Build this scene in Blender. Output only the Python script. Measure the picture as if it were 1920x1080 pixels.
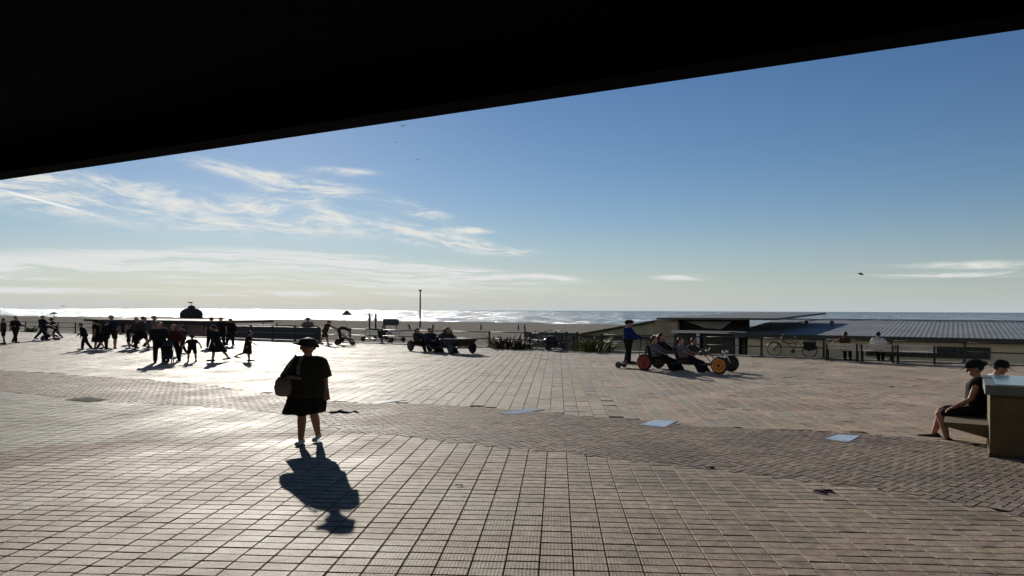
import bpy, math, random
import numpy as np
from mathutils import Vector, Matrix

random.seed(7); rng = np.random.default_rng(7)
SC = bpy.context.scene
for o in list(bpy.data.objects): bpy.data.objects.remove(o)
COL = SC.collection
R = math.radians

# ---------------------------------------------------------------- camera
F, CX, HY, CH, ROLL = 1397.0, 960.0, 582.0, 2.085, 0.0042
cam_d = bpy.data.cameras.new('camera'); cam = bpy.data.objects.new('camera', cam_d); COL.objects.link(cam)
cam.location = (0, 0, CH)
cam.rotation_euler = (Matrix.Rotation(R(90), 3, 'X') @ Matrix.Rotation(ROLL, 3, 'Z')).to_euler()
cam_d.sensor_width = 36; cam_d.lens = 36 * F / 1920; cam_d.shift_y = (HY - 540) / 1920
cam_d.clip_start = 0.05; cam_d.clip_end = 60000
SC.camera = cam

def ray(px, py):
    dx, dy = px - CX, py - HY
    return (dx + ROLL * dy) / F, (dy - ROLL * dx) / F        # X/Y, drop/Y
def G(px, py, z=0.0):
    a, b = ray(px, py); Y = (CH - z) / b
    return Vector((a * Y, Y, z))
def P(px, py, Y):
    a, b = ray(px, py)
    return Vector((a * Y, Y, CH - b * Y))
def azel(px, py):
    a, b = ray(px, py)
    return math.atan(a), math.atan(-b / math.sqrt(1 + a * a))

# ---------------------------------------------------------------- sky, sun, exposure
SUN_AZ, SUN_EL = R(-19.0), R(18.5)
SKY_STRENGTH, SUN_STRENGTH, EXPOSURE = 0.050, 4.8, 0.24
world = bpy.data.worlds.new('World'); SC.world = world; world.use_nodes = True
nt = world.node_tree; nt.nodes.clear()
def nd(t, **k):
    n = nt.nodes.new(t)
    for a, v in k.items(): setattr(n, a, v)
    return n
def mth(op, a, b=None, c=None, clamp=False):
    n = nd('ShaderNodeMath', operation=op, use_clamp=clamp)
    for i, v in enumerate((a, b, c)):
        if v is None: continue
        if isinstance(v, (int, float)): n.inputs[i].default_value = v
        else: nt.links.new(v, n.inputs[i])
    return n.outputs[0]
def sstep(x, lo, hi):
    n = nd('ShaderNodeMapRange', interpolation_type='SMOOTHSTEP')
    nt.links.new(x, n.inputs['Value']); n.inputs['From Min'].default_value = lo; n.inputs['From Max'].default_value = hi
    return n.outputs['Result']
sky = nd('ShaderNodeTexSky', sky_type='NISHITA', sun_disc=False, sun_elevation=SUN_EL, sun_rotation=SUN_AZ,
         altitude=0, air_density=1.0, dust_density=0.08, ozone_density=2.5)
tc = nd('ShaderNodeTexCoord'); sp = nd('ShaderNodeSeparateXYZ'); nt.links.new(tc.outputs['Generated'], sp.inputs[0])
AZ = mth('ARCTAN2', sp.outputs[0], sp.outputs[1]); EL = mth('ARCSINE', sp.outputs[2])
def noise(sx, sy, tilt, detail, seed, rough=.55, warp=None):
    v = mth('ADD', EL, mth('MULTIPLY', AZ, tilt))
    cx = nd('ShaderNodeCombineXYZ'); nt.links.new(mth('MULTIPLY', AZ, sx), cx.inputs[0])
    yv = mth('MULTIPLY', v, sy)
    if warp is not None: yv = mth('ADD', yv, warp)
    nt.links.new(yv, cx.inputs[1]); cx.inputs[2].default_value = seed
    n = nd('ShaderNodeTexNoise'); n.inputs['Scale'].default_value = 1; n.inputs['Detail'].default_value = detail
    n.inputs['Roughness'].default_value = rough; nt.links.new(cx.outputs[0], n.inputs['Vector'])
    return n.outputs['Fac']
def blob(px, py, hx, hy, tilt):
    a, e = azel(px, py); ax, ey = hx / F, hy / F
    da = mth('SUBTRACT', AZ, a); de = mth('ADD', mth('SUBTRACT', EL, e), mth('MULTIPLY', da, tilt))
    q = mth('ADD', mth('POWER', mth('ABSOLUTE', mth('DIVIDE', da, ax)), 2.0), mth('POWER', mth('ABSOLUTE', mth('DIVIDE', de, ey)), 2.0))
    return mth('POWER', 2.718, mth('MULTIPLY', q, -1.0))
warp = mth('MULTIPLY', noise(7, 20, .1, 3, 3.3), 4.5)
wisp = noise(15, 95, .09, 5, 1.7, .68, warp)
cirrus = None
for b in ((230, 385, 330, 34, .07), (520, 408, 200, 20, .04), (140, 352, 220, 24, .08), (470, 325, 110, 13, .15), (590, 352, 90, 13, .02), (540, 380, 60, 22, 0), (640, 322, 60, 8, 0),
          (775, 394, 62, 14, .18), (830, 452, 110, 17, .16), (930, 468, 70, 7, .06), (1850, 497, 130, 7, .01), (880, 432, 50, 6, 0)):
    m = blob(*b); cirrus = m if cirrus is None else mth('ADD', cirrus, m)
back = mth('MULTIPLY', sstep(mth('ABSOLUTE', AZ), 0.75, 1.1), mth('MULTIPLY', sstep(EL, .06, .14), mth('SUBTRACT', 1.0, sstep(EL, .3, .6))))
back = mth('MULTIPLY', back, sstep(noise(2, 7, .1, 3, 8.1), .45, .62))
cirrus = mth('ADD', cirrus, back)
fine = noise(42, 210, .07, 3, 9.2, .6, warp)
c_a = mth('MULTIPLY', sstep(cirrus, .06, .95), mth('MULTIPLY', mth('ADD', .06, mth('MULTIPLY', sstep(wisp, .38, .66), .94)), mth('ADD', .55, mth('MULTIPLY', fine, .8))), clamp=True)
strat = None
for b in ((120, 497, 330, 13, .0), (420, 484, 280, 13, .0), (680, 497, 240, 14, .07), (880, 516, 170, 10, .04), (200, 520, 500, 7, 0), (560, 528, 420, 9, .02), (1285, 520, 60, 6, 0), (1000, 522, 60, 7, 0), (300, 548, 700, 6, 0), (1830, 515, 160, 5, 0)):
    m = blob(*b); strat = m if strat is None else mth('ADD', strat, m)
band = mth('MULTIPLY', sstep(mth('ABSOLUTE', AZ), 0.75, 1.1), mth('MULTIPLY', sstep(EL, .015, .04), mth('SUBTRACT', 1.0, sstep(EL, .06, .1))))
strat = mth('ADD', strat, mth('MULTIPLY', band, sstep(noise(1.5, 9, 0, 2, 4.4), .42, .6)))
snoise = noise(6, 150, .02, 5, 5.5, .66, mth('MULTIPLY', warp, .9))
s_a = mth('MULTIPLY', mth('MULTIPLY', sstep(strat, .1, .9), mth('ADD', .10, mth('MULTIPLY', sstep(snoise, .42, .56), .90))), .92)
# contrail: a thin straight streak
a0, e0 = azel(-40, 345); a1, e1 = azel(172, 400); sl = (e1 - e0) / (a1 - a0)
dl = mth('ABSOLUTE', mth('SUBTRACT', mth('SUBTRACT', EL, e0), mth('MULTIPLY', mth('SUBTRACT', AZ, a0), sl)))
tr = mth('MULTIPLY', mth('SUBTRACT', 1.0, sstep(dl, 0.0, .0022)), mth('MULTIPLY', sstep(AZ, a0 - .02, a0 + .05), mth('SUBTRACT', 1.0, sstep(AZ, a1 - .03, a1))))
tr = mth('MULTIPLY', tr, .65)
def mixc(fac, a, b):
    n = nd('ShaderNodeMix', data_type='RGBA'); nt.links.new(fac, n.inputs[0])
    for s, v in ((6, a), (7, b)):
        if isinstance(v, tuple): n.inputs[s].default_value = (*v, 1)
        else: nt.links.new(v, n.inputs[s])
    return n.outputs[2]
K = .9 / SKY_STRENGTH
CLOUD = tuple(K * v for v in (.74, .74, .70)); STRAT = tuple(K * v for v in (.72, .73, .72))
skyc = nd('ShaderNodeHueSaturation'); nt.links.new(sky.outputs[0], skyc.inputs['Color'])
skyc.inputs['Saturation'].default_value = 1.16; skyc.inputs['Value'].default_value = 1.0
tint = nd('ShaderNodeMix', data_type='RGBA', blend_type='MULTIPLY'); tint.inputs[0].default_value = 1; nt.links.new(skyc.outputs[0], tint.inputs[6]); tint.inputs[7].default_value = (.95, .98, 1.12, 1)
# pale sea haze low over the horizon, the same all round
haze_a = mth('MULTIPLY', mth('POWER', 2.718, mth('MULTIPLY', mth('MAXIMUM', EL, 0.0), -21.0)), .90)
c = mixc(haze_a, tint.outputs[2], tuple(K * v for v in (.465, .525, .57)))
c = mixc(s_a, c, STRAT); c = mixc(c_a, c, CLOUD); c = mixc(tr, c, tuple(K * v for v in (.95, .95, .93)))
bg = nd('ShaderNodeBackground'); bg.inputs['Strength'].default_value = SKY_STRENGTH
wo = nd('ShaderNodeOutputWorld'); nt.links.new(c, bg.inputs['Color']); nt.links.new(bg.outputs[0], wo.inputs[0])

sun_d = bpy.data.lights.new('sun', 'SUN'); sun = bpy.data.objects.new('sun', sun_d); COL.objects.link(sun)
sun_d.energy = SUN_STRENGTH; sun_d.angle = R(0.53); sun_d.color = (1.0, .93, .82)
to_sun = Vector((math.sin(SUN_AZ) * math.cos(SUN_EL), math.cos(SUN_AZ) * math.cos(SUN_EL), math.sin(SUN_EL)))
sun.rotation_euler = (-to_sun).to_track_quat('-Z', 'Y').to_euler(); sun.location = to_sun * 60

vs = SC.view_settings; vs.view_transform = 'Standard'; vs.look = 'None'; vs.exposure = EXPOSURE; vs.gamma = 1; vs.use_curve_mapping = False
SC.cycles.use_denoising = True; SC.cycles.max_bounces = 4; SC.cycles.diffuse_bounces = 2; SC.cycles.glossy_bounces = 2
SC.cycles.use_adaptive_sampling = True; SC.cycles.adaptive_threshold = .03; SC.cycles.use_light_tree = False
SC.cycles.caustics_reflective = False; SC.cycles.caustics_refractive = False
world.cycles.sampling_method = 'MANUAL'; world.cycles.sample_map_resolution = 512
SC.cycles.sample_clamp_indirect = 6

# ---------------------------------------------------------------- materials
MATS = {}
def mat(name, rgb, rough=.65, var=.18, scale=6.0, bump=0.0, bscale=60.0, metal=0.0, spec=.4, stretch=(1, 1, 1), attr=None, coord='Object'):
    if name in MATS: return MATS[name]
    m = bpy.data.materials.new(name); m.use_nodes = True; t = m.node_tree; b = t.nodes['Principled BSDF']
    b.inputs['Roughness'].default_value = rough; b.inputs['Metallic'].default_value = metal; b.inputs['Specular IOR Level'].default_value = spec
    if coord == 'World':
        g = t.nodes.new('ShaderNodeNewGeometry'); vec = g.outputs['Position']
    else:
        g = t.nodes.new('ShaderNodeTexCoord'); vec = g.outputs['Object']
    mp = t.nodes.new('ShaderNodeMapping'); mp.inputs['Scale'].default_value = stretch; t.links.new(vec, mp.inputs[0])
    n = t.nodes.new('ShaderNodeTexNoise'); n.inputs['Scale'].default_value = scale; n.inputs['Detail'].default_value = 5
    t.links.new(mp.outputs[0], n.inputs['Vector'])
    mr = t.nodes.new('ShaderNodeMapRange'); mr.inputs['From Min'].default_value = .3; mr.inputs['From Max'].default_value = .7
    mr.inputs['To Min'].default_value = 1 - var; mr.inputs['To Max'].default_value = 1 + var; t.links.new(n.outputs['Fac'], mr.inputs[0])
    mx = t.nodes.new('ShaderNodeMix'); mx.data_type = 'RGBA'; mx.blend_type = 'MULTIPLY'; mx.inputs[0].default_value = 1
    if attr:
        a = t.nodes.new('ShaderNodeAttribute'); a.attribute_name = attr; t.links.new(a.outputs['Color'], mx.inputs[6])
    else: mx.inputs[6].default_value = (*rgb, 1)
    t.links.new(mr.outputs[0], mx.inputs[7]); t.links.new(mx.outputs[2], b.inputs['Base Color'])
    if bump:
        n2 = t.nodes.new('ShaderNodeTexNoise'); n2.inputs['Scale'].default_value = bscale; n2.inputs['Detail'].default_value = 3
        t.links.new(mp.outputs[0], n2.inputs['Vector'])
        bp = t.nodes.new('ShaderNodeBump'); bp.inputs['Strength'].default_value = 1; bp.inputs['Distance'].default_value = bump
        t.links.new(n2.outputs['Fac'], bp.inputs['Height']); t.links.new(bp.outputs[0], b.inputs['Normal'])
    MATS[name] = m
    return m

def paving_mat():
    m = bpy.data.materials.new('paving'); m.use_nodes = True; t = m.node_tree; b = t.nodes['Principled BSDF']; L = t.links.new
    g = t.nodes.new('ShaderNodeNewGeometry'); pos = g.outputs['Position']
    at = t.nodes.new('ShaderNodeAttribute'); at.attribute_name = 'Col'
    def nz(scale, detail, src=pos):
        n = t.nodes.new('ShaderNodeTexNoise'); n.inputs['Scale'].default_value = scale; n.inputs['Detail'].default_value = detail
        L(src, n.inputs['Vector']); return n.outputs['Fac']
    def mr(x, lo, hi, a, c):
        n = t.nodes.new('ShaderNodeMapRange'); L(x, n.inputs[0])
        for i, v in enumerate((lo, hi, a, c)): n.inputs[i + 1].default_value = v
        return n.outputs[0]
    def mul(a, c):
        n = t.nodes.new('ShaderNodeMix'); n.data_type = 'RGBA'; n.blend_type = 'MULTIPLY'; n.inputs[0].default_value = 1
        L(a, n.inputs[6]); L(c, n.inputs[7]); return n.outputs[2]
    big = nz(.7, 4); c = mul(at.outputs['Color'], mr(big, .32, .68, .78, 1.2))
    c = mul(c, mr(nz(9, 3), .3, .7, .70, 1.26))
    c = mul(c, mr(nz(70, 1), .3, .7, .66, 1.3))
    # old stains and trodden-in spots
    c = mul(c, mr(nz(2.3, 3), .58, .66, 1.0, .74))
    gv = t.nodes.new('ShaderNodeTexVoronoi'); gv.inputs['Scale'].default_value = 2.6; L(pos, gv.inputs['Vector']); c = mul(c, mr(gv.outputs['Distance'], .035, .05, .5, 1.0))
    L(c, b.inputs['Base Color'])
    L(mr(big, .3, .7, .60, .78), b.inputs['Roughness'])
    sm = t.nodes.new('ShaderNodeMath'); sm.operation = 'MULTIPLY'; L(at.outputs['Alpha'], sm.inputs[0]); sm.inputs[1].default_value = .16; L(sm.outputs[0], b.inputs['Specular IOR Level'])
    # fine stud relief cast into the pavers, turned with the rows
    mp = t.nodes.new('ShaderNodeMapping'); mp.inputs['Rotation'].default_value = (0, 0, R(3.5)); L(pos, mp.inputs[0])
    v = t.nodes.new('ShaderNodeTexVoronoi'); v.inputs['Scale'].default_value = 32; v.inputs['Randomness'].default_value = .12; L(mp.outputs[0], v.inputs['Vector'])
    b1 = t.nodes.new('ShaderNodeBump'); b1.inputs['Strength'].default_value = 1; b1.inputs['Distance'].default_value = .0045; b1.invert = True
    L(v.outputs['Distance'], b1.inputs['Height'])
    b2 = t.nodes.new('ShaderNodeBump'); b2.inputs['Strength'].default_value = 1; b2.inputs['Distance'].default_value = .004
    L(nz(120, 2), b2.inputs['Height']); L(b1.outputs[0], b2.inputs['Normal']); L(b2.outputs[0], b.inputs['Normal'])
    return m
PAVING = paving_mat()

def sea_mat():
    m = bpy.data.materials.new('sea_water'); m.use_nodes = True; t = m.node_tree; b = t.nodes['Principled BSDF']; L = t.links.new
    g = t.nodes.new('ShaderNodeNewGeometry'); pos = g.outputs['Position']
    def nz(sx, sy, detail, rough=.6):
        mp = t.nodes.new('ShaderNodeMapping'); mp.inputs['Scale'].default_value = (sx, sy, 1); mp.inputs['Rotation'].default_value = (0, 0, R(12)); L(pos, mp.inputs[0])
        n = t.nodes.new('ShaderNodeTexNoise'); n.inputs['Scale'].default_value = 1; n.inputs['Detail'].default_value = detail; n.inputs['Roughness'].default_value = rough
        L(mp.outputs[0], n.inputs['Vector']); return n.outputs['Fac']
    b.inputs['IOR'].default_value = 1.33; b.inputs['Roughness'].default_value = .16
    bp1 = t.nodes.new('ShaderNodeBump'); bp1.inputs['Distance'].default_value = 4.5; L(nz(.06, .10, 6, .66), bp1.inputs['Height'])
    bp2 = t.nodes.new('ShaderNodeBump'); bp2.inputs['Distance'].default_value = 28.0; L(nz(.025, .008, 4, .6), bp2.inputs['Height']); L(bp1.outputs[0], bp2.inputs['Normal'])
    L(bp2.outputs[0], b.inputs['Normal'])
    foam = t.nodes.new('ShaderNodeMapRange'); foam.inputs[1].default_value = .50; foam.inputs[2].default_value = .60; L(nz(.045, .014, 5, .65), foam.inputs[0])
    sp_ = t.nodes.new('ShaderNodeSeparateXYZ'); L(pos, sp_.inputs[0])
    near = t.nodes.new('ShaderNodeMapRange'); near.inputs[1].default_value = 2600; near.inputs[2].default_value = 500; L(sp_.outputs[1], near.inputs[0])
    fm = t.nodes.new('ShaderNodeMath'); fm.operation = 'MULTIPLY'; L(foam.outputs[0], fm.inputs[0]); L(near.outputs[0], fm.inputs[1])
    mx = t.nodes.new('ShaderNodeMix'); mx.data_type = 'RGBA'; L(fm.outputs[0], mx.inputs[0]); mx.inputs[6].default_value = (.045, .05, .052, 1); mx.inputs[7].default_value = (.7, .72, .72, 1)
    L(mx.outputs[2], b.inputs['Base Color'])
    return m

BLACK = lambda: mat('black_cloth', (.012, .012, .014), .85, spec=.2)
SKIN = mat('skin', (.32, .17, .11), .55, .1)
METAL = mat('dark_steel', (.03, .032, .034), .45, .2, spec=.5)
RUBBER = mat('rubber', (.012, .012, .012), .8)

# ---------------------------------------------------------------- mesh helpers
class MB:
    def __init__(s): s.v = []; s.f = []; s.smooth = []
    def add(s, vs_, fs_, smooth=False):
        n = len(s.v); s.v += [tuple(p) for p in vs_]; s.f += [tuple(i + n for i in f) for f in fs_]; s.smooth += [smooth] * len(fs_); return s
    def box(s, c, size, rz=0, M=None):
        x, y, z = (d / 2 for d in size); pts = [Vector((a * x, b * y, d * z)) for a, b, d in ((-1,-1,-1),(1,-1,-1),(1,1,-1),(-1,1,-1),(-1,-1,1),(1,-1,1),(1,1,1),(-1,1,1))]
        M = M or Matrix.Rotation(rz, 3, 'Z'); c = Vector(c)
        return s.add([c + M @ p for p in pts], [(3,2,1,0),(4,5,6,7),(0,1,5,4),(1,2,6,5),(2,3,7,6),(3,0,4,7)])
    def hexa(s, b4, t4):
        return s.add(list(b4) + list(t4), [(3,2,1,0),(4,5,6,7),(0,1,5,4),(1,2,6,5),(2,3,7,6),(3,0,4,7)])
    def prism(s, poly, off):
        n = len(poly); off = Vector(off); a = [Vector(p) for p in poly]; b = [p + off for p in a]
        return s.add(a + b, [tuple(range(n - 1, -1, -1)), tuple(range(n, 2 * n))] + [(i, (i + 1) % n, n + (i + 1) % n, n + i) for i in range(n)])
    def loft(s, rings, cap=True, smooth=True):
        n = len(rings[0]); V = [p for r in rings for p in r]; fs = []
        for k in range(len(rings) - 1):
            for i in range(n): fs.append((k*n+i, k*n+(i+1)%n, (k+1)*n+(i+1)%n, (k+1)*n+i))
        if cap: fs.append(tuple(range(n - 1, -1, -1))); fs.append(tuple((len(rings)-1)*n + i for i in range(n)))
        return s.add(V, fs, smooth)
    def cap(s, a, b, ra, rb=None, n=10, k=3):
        """tapered capsule from a to b"""
        rb = ra if rb is None else rb; a, b = Vector(a), Vector(b); d = b - a
        d = d.normalized() if d.length > 1e-6 else Vector((0, 0, 1))
        u = d.cross(Vector((0, 0, 1)) if abs(d.z) < .9 else Vector((1, 0, 0))).normalized(); w = d.cross(u); rings = []
        for i in range(k): t = math.pi/2 * (1 - (i + .25) / k); rings.append((a - d * ra * math.sin(t), ra * math.cos(t)))
        rings.append((a, ra)); rings.append((b, rb))
        for i in range(k - 1, -1, -1): t = math.pi/2 * (1 - (i + .25) / k); rings.append((b + d * rb * math.sin(t), rb * math.cos(t)))
        return s.loft([[c_ + (u * math.cos(q) + w * math.sin(q)) * r for q in (2*math.pi*i/n for i in range(n))] for c_, r in rings])
    def tube(s, pts, r, n=8, smooth=True):
        pts = [Vector(p) for p in pts]; rings = []
        for i, p in enumerate(pts):
            d = (pts[min(i+1, len(pts)-1)] - pts[max(i-1, 0)]).normalized()
            u = d.cross(Vector((0, 0, 1)) if abs(d.z) < .95 else Vector((1, 0, 0))).normalized(); w = d.cross(u)
            rr = r[i] if isinstance(r, (list, tuple)) else r
            rings.append([p + (u * math.cos(q) + w * math.sin(q)) * rr for q in (2*math.pi*k/n for k in range(n))])
        return s.loft(rings, smooth=smooth)
    def ell(s, c, r, n=12, k=8, M=None):
        c = Vector(c); M = M or Matrix.Identity(3); rings = []
        for j in range(k):
            t = math.pi * (j + .35) / (k - .3); rings.append([c + M @ Vector((r[0]*math.sin(t)*math.cos(q), r[1]*math.sin(t)*math.sin(q), -r[2]*math.cos(t))) for q in (2*math.pi*i/n for i in range(n))])
        return s.loft(rings)
    def torus(s, c, ax, Rr, r, n=22, k=8):
        c, ax = Vector(c), Vector(ax).normalized(); u = ax.cross(Vector((0, 0, 1)) if abs(ax.z) < .9 else Vector((1, 0, 0))).normalized(); w = ax.cross(u); rings = []
        for i in range(n):
            q = 2*math.pi*i/n; d = u*math.cos(q) + w*math.sin(q)
            rings.append([c + d*(Rr + r*math.cos(p)) + ax*r*math.sin(p) for p in (2*math.pi*j/k for j in range(k))])
        V = [p for rg in rings for p in rg]
        return s.add(V, [(i*k+j, ((i+1)%n)*k+j, ((i+1)%n)*k+(j+1)%k, i*k+(j+1)%k) for i in range(n) for j in range(k)], True)
    def disc(s, c, ax, r0, r1, h, n=20):
        """flat lathe: radius r0 -> r1 along ax by h, capped"""
        c, ax = Vector(c), Vector(ax).normalized(); u = ax.cross(Vector((0, 0, 1)) if abs(ax.z) < .9 else Vector((1, 0, 0))).normalized(); w = ax.cross(u)
        return s.loft([[c + ax*hh + (u*math.cos(q) + w*math.sin(q))*rr for q in (2*math.pi*i/n for i in range(n))] for hh, rr in ((-h/2, r0), (h/2, r1))], smooth=False)
    def mesh(s, name, m=None):
        me = bpy.data.meshes.new(name); me.from_pydata(s.v, [], s.f); me.polygons.foreach_set('use_smooth', s.smooth); me.update()
        if m: me.materials.append(m)
        return me
    def build(s, name, m, parent=None, vox=None, smooth_it=0):
        o = bpy.data.objects.new(name, s.mesh(name, m)); COL.objects.link(o)
        if parent is not None: o.parent = parent
        if vox:
            rm = o.modifiers.new('remesh', 'REMESH'); rm.mode = 'VOXEL'; rm.voxel_size = vox; rm.use_smooth_shade = True
            if smooth_it: sm = o.modifiers.new('smooth', 'SMOOTH'); sm.factor = .5; sm.iterations = smooth_it
        return o
def tag(o, label, cat, group=None):
    o['label'] = label; o['category'] = cat
    if group: o['group'] = group
    return o
def struct(o): o['kind'] = 'structure'; return o
def empty(name, loc, rz=0):
    e = bpy.data.objects.new(name, None); COL.objects.link(e); e.location = loc; e.rotation_euler.z = rz; e.empty_display_size = .2; return e
def copy_tree(o, parent=None):
    c_ = o.copy(); COL.objects.link(c_); c_.parent = parent
    for ch in [x for x in bpy.data.objects if x.parent == o]: copy_tree(ch, c_)
    return c_

# promenade edge: Y = 41.1 - .596 X
E = Vector((1, -.596, 0)).normalized(); N = Vector((-E.y, E.x, 0))
def edge(px, d=0.0):
    """point on the promenade edge seen at column px, d metres beyond it"""
    a = ray(px, 650)[0]; c_ = 41.1 + d / N.y
    Y = c_ / (1 + .596 * a); return Vector((a * Y, Y, 0))
EO = Vector((0, 41.1, 0))
RZ = math.atan2(E.y, E.x)

# ---------------------------------------------------------------- setting: plaza, beach, sea
TH = R(3.5); AL = np.array((math.sin(TH), math.cos(TH))); AC = np.array((math.cos(TH), -math.sin(TH)))
SLAB = mat('joint_earth', (.05, .04, .03), .95, .3, 5, spec=.1, coord='World')
pb = MB(); far1, far2 = EO + E * 75, EO - E * 120
pb.add([far1 - N*.0, far2, Vector((-120, -30, 0)), Vector((75, -30, 0))], [(0, 1, 2, 3)])
pb.v = [(x, y, -.0135) for x, y, z in pb.v]
plaza = struct(pb.build('plaza', SLAB))

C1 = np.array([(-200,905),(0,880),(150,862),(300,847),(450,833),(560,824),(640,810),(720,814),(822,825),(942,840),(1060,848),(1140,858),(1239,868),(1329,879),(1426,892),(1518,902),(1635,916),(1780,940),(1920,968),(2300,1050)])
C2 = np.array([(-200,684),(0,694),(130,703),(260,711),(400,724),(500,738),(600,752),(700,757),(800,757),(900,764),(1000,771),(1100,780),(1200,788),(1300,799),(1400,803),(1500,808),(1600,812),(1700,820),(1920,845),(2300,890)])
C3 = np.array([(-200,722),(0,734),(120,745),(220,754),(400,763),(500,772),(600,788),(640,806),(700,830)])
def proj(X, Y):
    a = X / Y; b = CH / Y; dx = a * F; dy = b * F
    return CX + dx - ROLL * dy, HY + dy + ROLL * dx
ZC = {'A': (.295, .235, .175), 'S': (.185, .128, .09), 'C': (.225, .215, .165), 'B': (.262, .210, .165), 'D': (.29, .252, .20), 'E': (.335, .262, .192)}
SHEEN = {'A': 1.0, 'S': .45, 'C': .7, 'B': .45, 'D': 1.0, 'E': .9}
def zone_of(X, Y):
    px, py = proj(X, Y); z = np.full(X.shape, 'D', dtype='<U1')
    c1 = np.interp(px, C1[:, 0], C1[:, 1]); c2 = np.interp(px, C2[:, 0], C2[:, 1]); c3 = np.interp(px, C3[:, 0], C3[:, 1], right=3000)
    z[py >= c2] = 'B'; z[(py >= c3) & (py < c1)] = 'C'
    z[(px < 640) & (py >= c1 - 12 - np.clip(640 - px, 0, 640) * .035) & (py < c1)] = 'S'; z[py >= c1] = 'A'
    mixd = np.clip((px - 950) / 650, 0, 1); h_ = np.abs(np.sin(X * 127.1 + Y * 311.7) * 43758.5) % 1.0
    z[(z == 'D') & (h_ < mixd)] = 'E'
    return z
def grid(w, l, ang, stagger, jit, x0, x1, y0, y1):
    al = np.array((math.sin(ang), math.cos(ang))); ac = np.array((math.cos(ang), -math.sin(ang))); r = max(abs(x0), abs(x1), y1) * 1.25
    us = np.arange(-int(r / w), int(r / w)); vs_ = np.arange(-int(r / l), int(r / l))
    U, V = np.meshgrid(us, vs_, indexing='ij'); off = (U % 2) * stagger * l + rng.uniform(-jit, jit, us.size)[:, None] * l
    X = U * w * ac[0] + (V * l + off) * al[0]; Y = U * w * ac[1] + (V * l + off) * al[1]
    X, Y = X.ravel(), Y.ravel()
    ok = (X > x0) & (X < x1) & (Y > y0) & (Y < y1) & (np.abs(X) < .86 * Y + 2.5) & (Y < 41.0 - .596 * X - .25 - w * .6)
    return X[ok], Y[ok]
fields = {}
def tiles(zones, w, l, ang, stagger=0., jit=.04, gap=.012, y0=4.2, y1=80, gap2=None):
    X, Y = grid(w, l, ang, stagger, jit, -75, 45, y0, y1); Z = zone_of(X, Y); ok = np.isin(Z, list(zones))
    for d_ in (-.17, .17):            # run on under the rim of the sett band, which stands a little proud
        Zs = zone_of(X, Y + d_); e_ = ~ok & np.isin(Zs, list(zones)); Z[e_] = Zs[e_]; ok |= e_
    return X[ok], Y[ok], Z[ok], w - gap, l - (gap2 or gap), ang
def herring(u, gap, ang, zones='B'):
    # 2:1 herringbone: rows of lying setts, each answered by an upright one
    n = int(70 / u); yy, m = np.meshgrid(np.arange(-n, n), np.arange(-n // 4 - 1, n // 4 + 1), indexing='ij'); yy, m = yy.ravel(), m.ravel()
    out = []
    for dx, dy, x0, rot in ((1.0, .5, 0, 0.0), (.5, 1.0, 3, math.pi / 2)):
        U_ = ((yy + 4 * m + x0) + dx) * u; V_ = (yy + dy) * u; ca, sa = math.cos(ang), math.sin(ang)
        X = U_ * ca + V_ * sa; Y = -U_ * sa + V_ * ca
        ok = (Y > 4.2) & (np.abs(X) < .86 * Y + 2.5) & (Y < 41.0 - .596 * X - .5) & (Y < 60); X, Y = X[ok], Y[ok]; Z = zone_of(X, Y); k = Z == zones
        out.append((X[k], Y[k], Z[k], 2 * u - gap, u - gap, ang + rot))
    return out
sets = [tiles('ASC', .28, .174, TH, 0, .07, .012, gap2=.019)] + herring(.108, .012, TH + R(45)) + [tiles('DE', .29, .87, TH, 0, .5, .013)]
NEAR = []
def tile_mesh(name, X, Y, W, L_, ang, col, h=.014, ch=.0025, tilt=.006, lift=0.0):
    n = len(X); ca, sa = np.cos(ang), np.sin(ang)
    base = np.array([(-1,-1),(1,-1),(1,1),(-1,1)]) * .5; V = np.zeros((n, 12, 3)); dz = rng.normal(0, .0012, n); tx = rng.normal(0, tilt, n); ty = rng.normal(0, tilt, n)
    for ring, (ins, z) in enumerate(((0, -h), (0, -ch), (ch, 0))):
        lx = base[:, 0] * (W - 2 * ins); ly = base[:, 1] * (L_ - 2 * ins)
        V[:, ring*4:ring*4+4, 0] = X[:, None] + lx * ca + ly * sa; V[:, ring*4:ring*4+4, 1] = Y[:, None] - lx * sa + ly * ca
        V[:, ring*4:ring*4+4, 2] = lift + z + (0 if ring == 0 else 1) * (dz[:, None] + tx[:, None] * lx + ty[:, None] * ly)
    q = [(8, 9, 10, 11)] + [(r*4+i, r*4+(i+1) % 4, r*4+4+(i+1) % 4, r*4+4+i) for r in (0, 1) for i in range(4)]
    q = np.array(q); Fc = (q[None] + (np.arange(n) * 12)[:, None, None]).reshape(-1, 4)
    me = bpy.data.meshes.new(name); me.vertices.add(n * 12); me.vertices.foreach_set('co', V.ravel())
    me.loops.add(Fc.size); me.loops.foreach_set('vertex_index', Fc.ravel().astype(np.int32)); me.polygons.add(len(Fc))
    me.polygons.foreach_set('loop_start', np.arange(0, Fc.size, 4, dtype=np.int32)); me.polygons.foreach_set('use_smooth', np.zeros(len(Fc), bool)); me.update(calc_edges=True)
    ca_ = me.color_attributes.new('Col', 'FLOAT_COLOR', 'POINT'); cc = np.ones((n, 12, 4)); cc[:, :, :] = col[:, None, :]; ca_.data.foreach_set('color', cc.ravel())
    me.materials.append(PAVING); return me
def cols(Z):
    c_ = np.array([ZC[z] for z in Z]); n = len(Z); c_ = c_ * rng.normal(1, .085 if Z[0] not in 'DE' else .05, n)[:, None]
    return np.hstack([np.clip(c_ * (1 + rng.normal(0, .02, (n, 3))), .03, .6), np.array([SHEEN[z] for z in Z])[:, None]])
names = ['large_pavers', 'lying_setts', 'upright_setts', 'square_pavers']; CHM = (.0025, .003, .003, .002); TLT = (.006, .010, .010, .006)
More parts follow.
